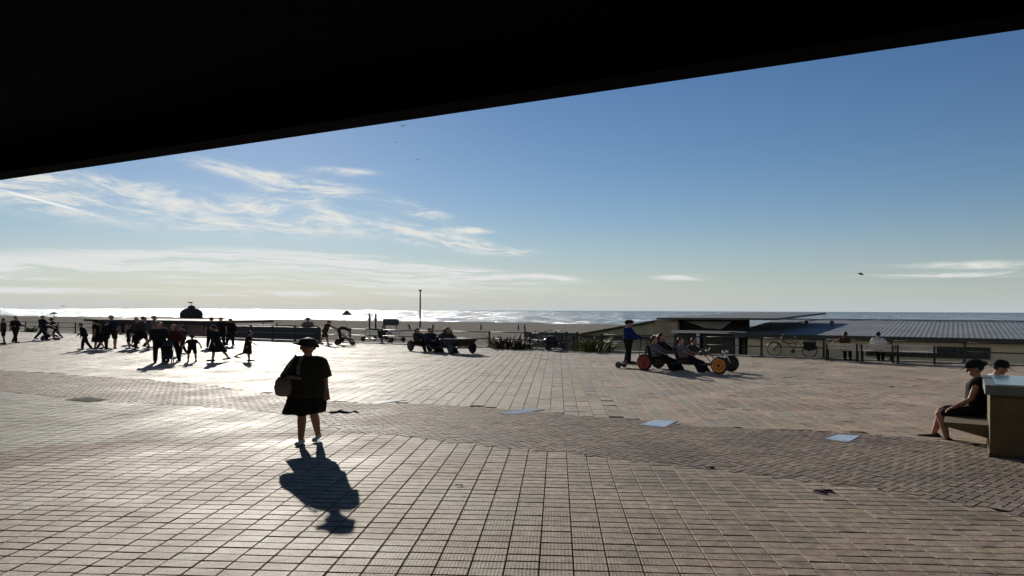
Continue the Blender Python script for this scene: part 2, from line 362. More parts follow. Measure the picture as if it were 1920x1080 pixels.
for k, (X, Y, Z, W, L_, ang) in enumerate(sets):
    c_ = cols(Z)
    if k == 0:       # the 300 that show largest are tiles of their own
        px, py = proj(X, Y); vis = (px > -10) & (px < 1930) & (py < 1085); order = np.argsort(np.where(vis, Y, 1e9))[:300]
        keep = np.ones(len(X), bool); keep[order] = False
        protos = [tile_mesh('paving_tile', np.array([0.]), np.array([0.]), W, L_, 0.0, cols(['A'])) for _ in range(14)]
        for i in order:
            o = bpy.data.objects.new('paving_tile', protos[int(rng.integers(14))]); COL.objects.link(o); o.parent = plaza
            o.location = (X[i], Y[i], 0); o.rotation_euler.z = -ang
        X, Y, c_ = X[keep], Y[keep], c_[keep]
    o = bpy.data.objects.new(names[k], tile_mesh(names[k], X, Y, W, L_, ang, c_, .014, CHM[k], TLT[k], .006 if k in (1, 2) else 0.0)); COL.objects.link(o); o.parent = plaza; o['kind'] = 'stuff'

# kerb along the edge of the promenade and the sea wall under it
KERB = mat('kerb_stone', (.20, .18, .155), .8, .2, 3, .004, 40, coord='World')
for i in range(46):
    c_ = EO + E * (-84 + i * 2.6 + 1.3)
    MB().box((c_.x, c_.y, -.02), (2.59, .5, .15), RZ).build('kerb_stone', KERB, plaza)
WALLC = mat('sea_wall', (.16, .15, .13), .9, .25, 1.5, .01, 12, coord='World')
mb = MB(); c_ = EO - E * 20 + N * .14; mb.box((c_.x, c_.y, -2.2), (190, .3, 4.2), RZ); struct(mb.build('sea_wall', WALLC))

SAND = mat('sand', (.25, .23, .195), 1.0, .25, .5, .05, 3, spec=0.0, coord='World')
mb = MB(); rows = []
for t, z in ((.3, -2.4), (20, -2.7), (60, -3.0), (120, -3.4), (220, -3.8), (330, -4.25), (400, -5)):
    rows.append([EO + E * s_ + N * t + Vector((0, 0, z + .12 * math.sin(s_ * .05 + t))) for s_ in np.linspace(-900, 900, 61)])
V = [p for r in rows for p in r]; mb.add(V, [(k*61+i, k*61+i+1, (k+1)*61+i+1, (k+1)*61+i) for k in range(len(rows)-1) for i in range(60)], True)
struct(mb.build('beach', SAND))
mb = MB(); n_ = 40; ys = [250 * 1.13 ** i for i in range(n_)]; ys[-1] = 30000
mb.add([(-40000, 100, -4.05), (40000, 100, -4.05), (40000, 40000, -4.05), (-40000, 40000, -4.05)], [(0, 1, 2, 3)])
struct(mb.build('sea', sea_mat()))

# ---------------------------------------------------------------- building overhang above the viewer
def overhang():
    k = 2.0; z0 = CH + k
    a = P(0, 338, k / -ray(0, 338)[1]); b = P(1920, 55, k / -ray(1920, 55)[1])
    d = (b - a); d.z = 0; d.normalize(); n = Vector((d.y, -d.x, 0))          # n points back to the viewer's side
    e0, e1 = a - d * 38, a + d * 50
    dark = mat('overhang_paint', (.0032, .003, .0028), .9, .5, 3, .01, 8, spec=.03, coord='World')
    root = empty('building_overhang', (a.x, a.y, 0)); inv = Vector((-a.x, -a.y, 0))
    tag(root, 'black underside of the concrete building overhang above the square', 'overhang')
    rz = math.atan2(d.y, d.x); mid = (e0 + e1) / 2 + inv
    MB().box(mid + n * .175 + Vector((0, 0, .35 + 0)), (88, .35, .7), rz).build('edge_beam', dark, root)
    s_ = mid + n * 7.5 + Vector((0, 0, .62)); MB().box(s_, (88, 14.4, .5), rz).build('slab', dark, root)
    wallm = mat('building_wall', (.05, .045, .04), .85, .3, 1.2, .01, 8, coord='World')
    MB().box((mid.x + n.x * 14.9, mid.y + n.y * 14.9, 2.4), (88, .4, 4.8), rz).build('ground_floor_wall', wallm, root)  # unseen wall behind the viewer, built to deepen the shade
    MB().box((mid.x + n.x * 14.9, mid.y + n.y * 14.9, 14.0), (88, .4, 18.3), rz).build('facade', mat('facade_render', (.55, .50, .42), .85, .1, .5, coord='World'), root)  # unseen facade behind the viewer, made pale to bounce sunlight as fill
overhang()

# ---------------------------------------------------------------- people
VOX = .0145
def person(label, pos, H=1.7, face=0, group='people on the square', wx=1.2, hipz=None, lean=0, leg=((8, 5), (-8, 12)), arm=((10, 8, 15), (-10, 8, 15)),
           top='tee', topc='black', bottom='trousers', botc='black', shoe='dark_shoe', hair='short', hairc='hair_dark', hat=None, hatc='black',
           look=(0, 0), vox=VOX, spread=.09, armpts=None, skirt_r=.27, bare=False, waist=1.0, legr=1.0, headr=1.0):
    s = H / 1.7; fa = R(face); f = Vector((math.cos(fa), math.sin(fa), 0)); r = Vector((f.y, -f.x, 0)); up = Vector((0, 0, 1))
    q = lambda a, b, c_: (r * a + f * b + up * c_) * s
    hip = Vector((0, 0, .92)); J = {}
    feet_z = []
    for i, sd in enumerate((1, -1)):
        a, k = R(leg[i][0]), R(leg[i][1]); ab = R(leg[i][2]) if len(leg[i]) > 2 else 0
        h = Vector((sd * spread, 0, .90)); kn = h + Vector((sd * math.sin(ab), math.sin(a), -math.cos(a) * math.cos(ab))) * .43
        an = kn + Vector((sd * math.sin(ab) * .3, math.sin(a - k), -math.cos(a - k))) * .41
        fp = R(leg[i][3]) if len(leg[i]) > 3 else max(-.2, min(.9, (k - a) * .45)) if k - a > .35 else 0
        toe = an + Vector((0, math.cos(fp) * .16, -.055 - math.sin(fp) * .16)); heel = an + Vector((0, -.045, -.05))
        J[i] = (h, kn, an, toe, heel); feet_z.append(min(toe.z, heel.z) - .035)
    dz = -min(feet_z) if hipz is None else hipz / s - .90
    T = lambda v: q(v.x, v.y, v.z + dz)
    le = R(lean); Rt = Matrix.Rotation(-le, 3, 'X')
    U = lambda x, y, z: T(hip + Rt @ Vector((x, y, z - .92)))
    W = lambda v: Vector((v.x * wx, v.y, v.z))
    sc = s
    body = MB(); cap = lambda mb, a, b, ra, rb: mb.cap(a, b, ra * sc, rb * sc)
    torso = [(U(-.07, 0, .93), U(.07, 0, .93), .115, .115), (U(-.06, 0, .95), U(-.075, .0, 1.30), .105, .105), (U(.06, 0, .95), U(.075, .0, 1.30), .105, .105),
             (U(-.12, -.01, 1.36), U(.12, -.01, 1.36), .085, .085), (U(0, .02, 1.0), U(0, .02, 1.30), .11 * waist, .10)]
    for t in torso: cap(body, *t)
    cap(body, U(0, -.01, 1.36), U(0, .01, 1.50), .062, .052)
    # head
    hy, hp = R(look[0]), R(look[1]); HM = Matrix.Rotation(hy, 3, 'Z') @ Matrix.Rotation(-hp, 3, 'X')
    hc = hip + Rt @ Vector((0, .02, 1.59 - .92)); Hd = lambda x, y, z: T(hc + HM @ Vector((x, y, z)) * headr)
    B = Matrix((r, f, up)).transposed()
    Mh = B @ HM
    body.ell(Hd(0, 0, .02), (.074 * sc * headr, .094 * sc * headr, .105 * sc * headr), M=Mh, n=14, k=10)
    cap(body, Hd(0, .035, -.055), Hd(0, .055, -.08), .052, .035); cap(body, Hd(0, .088, .02), Hd(0, .108, -.025), .010, .016)
    for sd in (-1, 1): body.ell(Hd(sd * .076, -.005, 0), (.012 * sc, .022 * sc, .034 * sc), M=Mh, n=8, k=6)
    cap(body, Hd(-.018, .085, -.062), Hd(.018, .085, -.062), .010, .010)
    # arms
    A = {}
    for i, sd in enumerate((1, -1)):
        sh = U(sd * .165, -.01, 1.375)
        if armpts and armpts[i]:
            el, wr = (Vector(p_) for p_ in armpts[i])
        else:
            a, b, e = (R(v) for v in arm[i]); sh_l = hip + Rt @ Vector((sd * .165, -.01, 1.375 - .92)); b2 = R(arm[i][3]) if False else b * .5
            el_l = sh_l + Vector((sd * math.sin(b), math.sin(a) * math.cos(b), -math.cos(a) * math.cos(b))) * .285
            wr_l = el_l + Vector((sd * math.sin(b2), math.sin(a + e) * math.cos(b2), -math.cos(a + e) * math.cos(b2))) * .25
            el, wr = T(el_l), T(wr_l)
        A[i] = (sh, el, wr); cap(body, sh, el, .050, .041); cap(body, el, wr, .040, .029)
        d = (wr - el).normalized(); side = d.cross(up if abs(d.z) < .8 else f).normalized(); nn = d.cross(side)
        pm = wr + d * .07 * sc; cap(body, wr + side * .018 * sc, pm + side * .026 * sc, .019, .019); cap(body, wr - side * .018 * sc, pm - side * .026 * sc, .019, .019); cap(body, wr, pm, .02, .018)
        for k_ in range(4):
            o_ = side * (-.036 + .024 * k_) * sc; ln = (.062, .075, .078, .064)[k_] * sc; m1 = pm + o_ + d * ln * .5 + nn * .004 * sc; cap(body, pm + o_, m1, .0105, .010); cap(body, m1, pm + o_ + d * ln * .92 + nn * .028 * sc, .010, .009)
        th0 = wr + d * .025 * sc + side * .03 * sc * (1 if i else -1); th1 = th0 + (d * .035 + side * .028 * (1 if i else -1) + nn * .012) * sc; cap(body, th0, th1, .0135, .012); cap(body, th1, th1 + (d * .028 + nn * .01) * sc, .012, .010)
    Lg = {}
    for i in (0, 1):
        h, kn, an, toe, heel = (T(v) for v in J[i]); Lg[i] = (h, kn, an, toe, heel)
        cap(body, h, kn, .083 * legr, .056 * legr); cap(body, kn, kn.lerp(an, .35) - f * .012 * sc, .053 * legr, .056 * legr); cap(body, kn.lerp(an, .35) - f * .012 * sc, an, .055 * legr, .036 * legr)
        cap(body, heel, toe, .034, .030); cap(body, an, heel, .036, .036)
    root = empty('person', pos); tag(root, label, 'person', group)
    def fin(mb, name, m, v=None, sm=1):
        mb.v = [tuple(W(Vector(p_))) for p_ in mb.v]; return mb.build(name, m, root, v, sm)
    fin(body, 'body', SKIN, vox, 2)
    CL = {'black': (.012, .012, .014), 'navy': (.012, .02, .05), 'blue': (.008, .022, .12), 'white': (.55, .55, .53), 'grey': (.12, .12, .125), 'olive': (.035, .036, .022), 'red': (.055, .012, .012), 'brown': (.06, .035, .022), 'dark_grey': (.035, .035, .038), 'khaki': (.032, .028, .02)}
    cm = lambda c_: mat('cloth_' + c_, CL[c_], .9, .25, 9, .004, 30, spec=.15)
    if top:
        t = MB(); g_ = .016
        for a, b, ra, rb in torso: cap(t, a, b, ra + g_, rb + g_)
        ln = {'tank': 0, 'tee': .62, 'long': 1}[top if top != 'coat' else 'long']
        for i in (0, 1):
            sh, el, wr = A[i]
            if ln: cap(t, sh, sh.lerp(el, min(1, ln * 1.0 if ln < 1 else 1)), .066, .056)
            if ln == 1: cap(t, el, el.lerp(wr, .93), .056, .042)
        fin(t, {'tank': 'tank_top', 'tee': 'shirt', 'long': 'jacket', 'coat': 'coat'}[top], cm(topc), vox * 1.25, 2)
    if bottom in ('trousers', 'shorts'):
        t = MB(); cap(t, U(-.07, 0, .92), U(.07, 0, .92), .135, .135)
        for i in (0, 1):
            h, kn, an, _, _ = Lg[i]
            if bottom == 'shorts': cap(t, h, h.lerp(kn, .82), .105, .088)
            else: cap(t, h, kn, .102, .076); cap(t, kn, kn.lerp(an, .93), .075, .062)
        fin(t, bottom, cm(botc), vox * 1.25, 2)
    elif bottom in ('skirt', 'dress'):
        k0, k1 = Lg[0][1], Lg[1][1]; mid = (k0 + k1) / 2; ring = []; sprd = (k0 - k1).length / 2 + .06 * sc
        dr = (k0 - k1); dr.z = 0; dr = dr.normalized() if dr.length > .02 else r; pr = Vector((-dr.y, dr.x, 0)); w0 = U(0, 0, 1.04)
        for j, u_ in enumerate((0, .2, .45, .7, 1.0, 1.12)):
            c_ = w0.lerp(mid, u_); rw = (.14 + (skirt_r - .14) * min(1, u_)) * sc; rd = (.12 + (skirt_r * .72 - .12) * min(1, u_)) * sc
            ring.append([c_ + dr * rw * math.cos(t_) * (1 + .06 * u_ * math.sin(5 * t_ + face)) + pr * rd * math.sin(t_) * (1 + .07 * u_ * math.sin(6 * t_)) + up * (.012 * u_ * math.sin(4 * t_)) for t_ in (2 * math.pi * z_ / 28 for z_ in range(28))])
        t = MB().loft(ring); fin(t, 'skirt', cm(botc))
    if not bare:
        for i in (0, 1):
            t = MB(); h, kn, an, toe, heel = Lg[i]; cap(t, heel, toe + f * .012 * sc, .043, .037); cap(t, an.lerp(heel, .4), heel, .042, .043)
            fin(t, 'shoe', mat(shoe, (.5, .5, .48) if shoe == 'white_shoe' else (.015, .014, .013), .7))
    hm = mat(hairc, {'hair_dark': (.010, .008, .007), 'hair_brown': (.05, .028, .015), 'hair_fair': (.30, .20, .10), 'hair_grey': (.22, .21, .2)}[hairc], .6, .3, 30, .004, 60)
    if hair:
        t = MB(); t.ell(Hd(0, -.022, .04), (.084 * sc * headr, .093 * sc * headr, .100 * sc * headr), M=Mh, n=14, k=9)
        if hair == 'long': cap(t, Hd(0, -.07, .0), Hd(0, -.09, -.20), .075, .055)
        if hair == 'bun': t.ell(Hd(0, -.12, .07), (.04 * sc,) * 3, n=10, k=7)
        fin(t, 'hair', hm)
    if hat:
        t = MB(); rings = []; wide = .175 if hat == 'brim' else .10
        pr_ = [(.118 if hat == 'cap' else .115, .03), (.108, .075), (.095, .125), (.06, .155), (.01, .162)]
        n_ = 20; rg = lambda rr, z_, dy=0: [Hd(rr * .92 * math.cos(t_), rr * 1.08 * math.sin(t_) + dy, z_ + (.012 * math.cos(2 * t_) if z_ < .03 else 0)) for t_ in (2 * math.pi * k_ / n_ for k_ in range(n_))]
        if hat == 'brim': rings = [rg(.10, .028), rg(.20, .0), rg(.205, .006), rg(.118, .045)] + [rg(a, b) for a, b in pr_[1:]]
        else: rings = [rg(a, b) for a, b in pr_]
        t.loft(rings)
        if hat == 'cap':
            t.loft([[Hd(x_, .09 + y_, .035 + z_) for x_, y_, z_ in ((-.07, 0, 0), (-.06, .06, -.012), (0, .095, -.018), (.06, .06, -.012), (.07, 0, 0), (0, .0, .006))], [Hd(x_, .09 + y_, .042 + z_) for x_, y_, z_ in ((-.07, 0, 0), (-.06, .06, -.012), (0, .095, -.018), (.06, .06, -.012), (.07, 0, 0), (0, 0, .006))]], smooth=False)
        fin(t, 'hat', cm(hatc))
    root['_'] = 0; del root['_']
    return root, dict(A={i: tuple(W(v) for v in A[i]) for i in A}, U=lambda x, y, z: W(U(x, y, z)), f=f, r=r, H=lambda x, y, z: W(Hd(x, y, z)))

def bag_thing(name, label, cat, mb, loc, m, strap=None, group=None):
    e = empty(name, loc); tag(e, label, cat, group); mb.build('pouch', m, e, .012, 2)
    if strap: strap.build('strap', m, e)
    return e

# --- the woman walking towards the viewer
wp = G(578, 831)
W_ = dict(face=-93, H=1.66)
root, J = person('woman in brimmed hat and dark knee-length outfit walking towards the viewer', wp, 1.57, -93, 'people on the square', wx=1.28, vox=.008,
    leg=((9, 3, 0), (-3, 26, 0)), spread=.068, arm=((8, 20, 62), (2, 12, 8)), armpts=((( -.262, -.05, 1.04), (-.12, -.24, 1.05)), None), top='tee', topc='olive', bottom=None, shoe='white_shoe',
    hair='short', hairc='hair_brown', waist=1.2, look=(6, 3), lean=2, legr=1.08, headr=1.25)
cm_ol = mat('dress_cloth', (.035, .036, .022), .9, .3, 7, .03, 11, spec=.15, stretch=(1, 1, .22))
def woman_outfit():
    # loose knee-length outfit with one tail swinging out on her right
    n = 36
    def shell(name, rows, m, flap, hemdrop):
        mb = MB(); rings = []
        for z, rx, ry, cx, fl in rows:
            ring = []
            for k in range(n):
                t = 2 * math.pi * k / n; w = 1 + fl * .22 * math.sin(7 * t + 1); x = rx * math.cos(t) * w; y = ry * math.sin(t) * w; hem = 0
                if flap and math.cos(t) < -.7: u = (-.7 - math.cos(t)) / .3; x -= flap * u * max(0, (.75 - z) / .27) ** 2; hem = .03 * u
                if z < .5: hem += hemdrop * max(0, math.cos(t))
                ring.append((cx + x, y, z + hem + .012 * fl * 3 * math.sin(5 * t)))
            rings.append(ring)
        mb.loft(rings); return mb.build(name, m, root, .011, 2)
    shell('tunic', ((1.35, .14, .09, 0, 0), (1.29, .27, .125, 0, .0), (1.17, .285, .15, 0, .02), (1.03, .285, .16, -.005, .06), (.92, .305, .18, -.01, .14), (.76, .325, .20, -.015, .26), (.725, .322, .20, -.015, .3)), cm_ol, 0, 0)
    shell('skirt', ((.95, .22, .14, -.01, 0), (.80, .285, .175, -.02, .1), (.62, .305, .185, -.03, .22), (.445, .29, .185, -.035, .32)), mat('skirt_cloth', (.014, .014, .013), .9, .3, 7, .03, 11, spec=.15, stretch=(1, 1, .22)), .085, .05)
    MB().tube([(-.06, -.02, 1.37), (-.095, -.13, 1.31), (-.12, -.165, 1.2), (-.115, -.175, 1.08)], [.02, .03, .034, .022], 10).build('scarf', mat('scarf_cloth', (.17, .18, .16), .9, .2, 12, .006, 30), root)
    for i in (0, 1):
        sh, el, wr = J['A'][i]; t = MB(); d = el - sh; t.loft([[sh + d * u + Vector((math.cos(q) * r_ * 1.1, math.sin(q) * r_ * .95, 0)) * (1 + .05 * math.sin(5 * q)) + Vector((0, 0, .02 * math.sin(q))) for q in (2 * math.pi * k / 18 for k in range(18))] for u, r_ in ((-.16, .05), (-.02, .085), (.3, .095), (.92, .10), (.96, .07))]); t.build('sleeve', cm_ol, root)
    # soft hat, brim dipping on one side
    t = MB(); H_ = J['H']; n = 24; rg = lambda r_, z, dip=0, sh=0: [H_(r_ * .95 * math.cos(q) + sh, r_ * 1.05 * math.sin(q), z - dip * math.cos(q)) for q in (2 * math.pi * k / n for k in range(n))]
    t.loft([rg(.088, .062), rg(.145, .038, -.030, .018), rg(.148, .045, -.030, .018), rg(.100, .078), rg(.092, .105), rg(.07, .124), rg(.03, .132)]); t.build('hat', cm_ol, root)
    for sd in (-1, 1): MB().ell(H_(sd * .031, .082, .018), (.013, .010, .010), n=8, k=6).build('eye', mat('eye_dark', (.02, .015, .012), .3), root)
woman_outfit()
bag = MB(); bl = Vector((wp.x - .36, wp.y - .08, .0))
bag.loft([[(x * w, y * d, z) for x, y in ((-1, -.6), (-.6, -1), (.6, -1), (1, -.6), (1, .6), (.6, 1), (-.6, 1), (-1, .6))] for z, w, d in ((.74, .06, .05), (.77, .12, .085), (.88, .14, .095), (.98, .12, .08), (1.04, .08, .045), (1.06, .03, .02))])
st = MB().tube([(-.02, 0, 1.03), (.05, -.05, 1.14), (.14, -.08, 1.28), (.18, .0, 1.38), (.18, .09, 1.33), (.10, .10, 1.15), (.03, .06, 1.02)], .013)
bag_thing('shoulder_bag', 'pale rounded shoulder bag under the arm of the woman in the hat', 'bag', bag, bl, mat('canvas', (.20, .19, .16), .85, .2, 8, .006, 20), st)

def crowd(label, px, py, hpx, **k):
    g = G(px, py); H = hpx * g.y / F
    return person(label, g, H, **k)
LG = 'walkers at the far left'
walkL = dict(leg=((18, 5), (-14, 20))); walkS = dict(leg=((11, 5), (-9, 14)))
crowd('dark clad person cut off by the left picture edge', 6, 645, 47, face=180, group=LG, top='long', topc='khaki', bottom='shorts', leg=((4, 4), (-6, 8)))
crowd('walker in black with elbows out, second from the left edge', 29, 643, 49, face=-20, group=LG, top='long', arm=((10, 30, 70), (-5, 30, 80)), wx=1.5, **walkS)
crowd('tall dark figure pushing a buggy by the left railing', 79, 637, 46, face=-10, group=LG, top='long', wx=1.52, arm=((35, 8, 40), (35, 8, 40)), leg=((22, 4), (-22, 14)))
crowd('person leaning forward beside the buggy by the left railing', 104, 636, 40, face=185, group=LG, top='long', lean=22, arm=((40, 8, 30), (30, 8, 30)), leg=((20, 20), (-26, 14)), hat='brim')
crowd('person leaning forward at the left end of the walking group', 159, 656, 50, face=190, group=LG, top='long', wx=1.55, lean=14, arm=((12, 14, 30), (-8, 14, 20)), leg=((12, 8), (-12, 14)))
crowd('short person in dark skirt and cap behind the leaning walker', 181, 655, 54, face=175, group=LG, top='tee', bottom='skirt', wx=1.52, lean=4, leg=((10, 6), (-14, 20)), hat='cap')
crowd('tall man in dark shorts in the middle of the walking group', 208, 654, 61, face=-60, group=LG, top='tee', topc='navy', bottom='shorts', botc='khaki', wx=1.65, leg=((6, 4, 6), (-4, 8, 6)), arm=((6, 16, 20), (-4, 16, 15)))
crowd('child in black right of the tall man in shorts', 242, 654, 43, face=200, group=LG, top='tee', bottom='shorts', wx=1.5, leg=((8, 18), (2, 8)))
crowd('walker in dark long top with striding legs behind the front pair', 268, 653, 59, face=10, group=LG, top='long', topc='dark_grey', bottom='shorts', wx=1.5, **walkL)
crowd('person in grey top half hidden by the front pair', 288, 652, 60, face=5, group=LG, top='tee', topc='grey', wx=1.5, **walkL)
crowd('person in black trousers at the left of the front pair', 299, 680, 74, face=-70, group=LG, top='long', bottom='trousers', wx=1.52, leg=((5, 3, 3), (-3, 8, 3)), arm=((14, 14, 50), (5, 14, 30)))
crowd('person in dark red sleeved top at the right of the front pair', 325, 678, 68, face=-100, group=LG, top='long', topc='red', bottom='trousers', wx=1.55, leg=((10, 6, 4), (-4, 10, 4)), arm=((12, 20, 60), (8, 22, 40)), hair='long')
crowd('small child standing alone with arms held out', 360, 678, 48, face=-80, group=LG, top='tee', bottom='shorts', wx=1.52, leg=((2, 2, 7), (-2, 4, 7)), arm=((6, 32, 50), (6, 34, 40)), hat='cap')
crowd('bulky walker in black coat striding behind the small child', 405, 677, 66, face=170, group=LG, top='long', bottom='skirt', wx=1.5, skirt_r=.30, lean=8, leg=((-22, 10), (6, 2)), arm=((14, 30, 24), (-18, 18, 10)))
crowd('child running to the right with one foot lifted', 464, 677, 55, face=8, group=LG, top='tee', bottom='skirt', wx=1.52, skirt_r=.22, lean=8, leg=((8, 6), (-10, 50)), arm=((14, 14, 40), (-14, 14, 40)))
crowd('figure behind the black coat walker, head above the rail', 396, 652, 56, face=90, group=LG, top='tee', topc='dark_grey', wx=1.4)
crowd('second figure behind the black coat walker by the dark parapet', 414, 650, 54, face=-90, group=LG, top='tee', wx=1.4, hair='bun')
crowd('dark figure standing by the pavilion behind the group', 255, 644, 48, face=90, group=LG, top='long', wx=1.4)
crowd('woman with child buggy leaning on the handle', 609, 646, 46, face=-5, group='people by the railing', top='tee', topc='brown', bottom='shorts', botc='brown', wx=1.55, lean=16, arm=((52, 6, 18), (52, 6, 18)), leg=((16, 8), (-14, 10)))
crowd('broad dark walker squeezed between the skirted walker and the tall man', 194, 655, 52, face=20, group=LG, top='long', wx=1.5, lean=8, **walkS)
crowd('dark walker just right of the child in black', 256, 653, 55, face=-40, group=LG, top='long', topc='dark_grey', wx=1.5, **walkS)
crowd('dark grey clad walker right behind the front pair', 342, 664, 52, face=170, group=LG, top='tee', topc='dark_grey', wx=1.5, **walkS)
crowd('dark figure at the parapet left of the running child', 432, 648, 50, face=80, group=LG, top='long', wx=1.4)
ep = edge(578, .5)
person('man in grey shirt and hat sitting behind the dark parapet', Vector((ep.x, ep.y - .1, 0)), 1.72, -95, 'people by the railing', wx=1.5, hipz=.72, leg=((78, 82), (76, 80)), top='long', topc='grey', hat='brim', hatc='dark_grey', arm=((14, 20, 40), (14, 22, 40)))

# --- seated people at the stone counter (right)
FX = Vector((6.87, 10.7, 0)); DS = Vector((.516, .857, 0)); DE_ = Vector((.857, -.516, 0))        # side direction, front direction
sp_ = FX + DS * 1.62 - DE_ * .13
root2, J2 = person('sitter in black tank top, cap and shorts on the stone seat', Vector((sp_.x, sp_.y, 0)), 1.66, 152, 'people at the stone counter', wx=1.32, vox=.009, hipz=.49,
    leg=((84, 72, 4, 4), (80, 92, 8, 4)), top='tank', bottom='shorts', hair='bun', hat='cap', lean=0, look=(8, 12), arm=((10, 4, 44), (14, 4, 40)))
sp2 = P(1842, 700, 13.6); sp2.z = 0
person('capped sitter in white top bent forward behind the stone counter', sp2, 1.68, -25, 'people at the stone counter', wx=1.15, vox=.011, hipz=.44,
    leg=((84, 82), (80, 76)), top='tee', topc='white', bottom='shorts', hat='cap', lean=20, look=(0, 14), arm=((40, 10, 50), (40, 10, 50)))
STONE = mat('counter_stone', (.105, .08, .042), .8, .22, 3, .006, 40); SLABM = mat('counter_slab', (.11, .125, .115), .6, .2, 4, .003, 30)
cn = empty('stone_counter', FX, math.atan2(DE_.y, DE_.x)); tag(cn, 'olive stone counter block with grey slab top at the right edge', 'counter')
MB().box((1.2, 1.0, .45), (2.4, 1.96, .90)).build('base', STONE, cn)
MB().box((1.18, 1.0, .972), (2.48, 2.06, .14)).build('top_slab', SLABM, cn)
MB().box((1.2, 1.0, .03), (2.42, 1.98, .06)).build('plinth', mat('counter_plinth', (.07, .055, .035), .9), cn)
TEAL = mat('teal_gloss', (.10, .14, .14), .14, .35, 3, spec=.6); MB().box((1.22, 1.02, 1.047), (2.3, 1.9, .008)).build('polished_top', TEAL, cn)
mb = MB(); mb.prism([(-.58, .5, .40), (-.58, .5, .34), (-.004, .5, .20), (-.004, .5, .40)], (0, 1.45, 0)); s_ = mb.build('seat', STONE, cn)
mb = MB(); 
bk = empty('stone_bench', sp2, R(-25)); tag(bk, 'low stone bench hidden behind the counter under the bent sitter', 'bench'); MB().box((0, 0, .175), (.5, 1.2, .35)).build('block', STONE, bk); MB().box((.02, 0, .365), (.6, 1.26, .04)).build('top_slab', SLABM, bk)

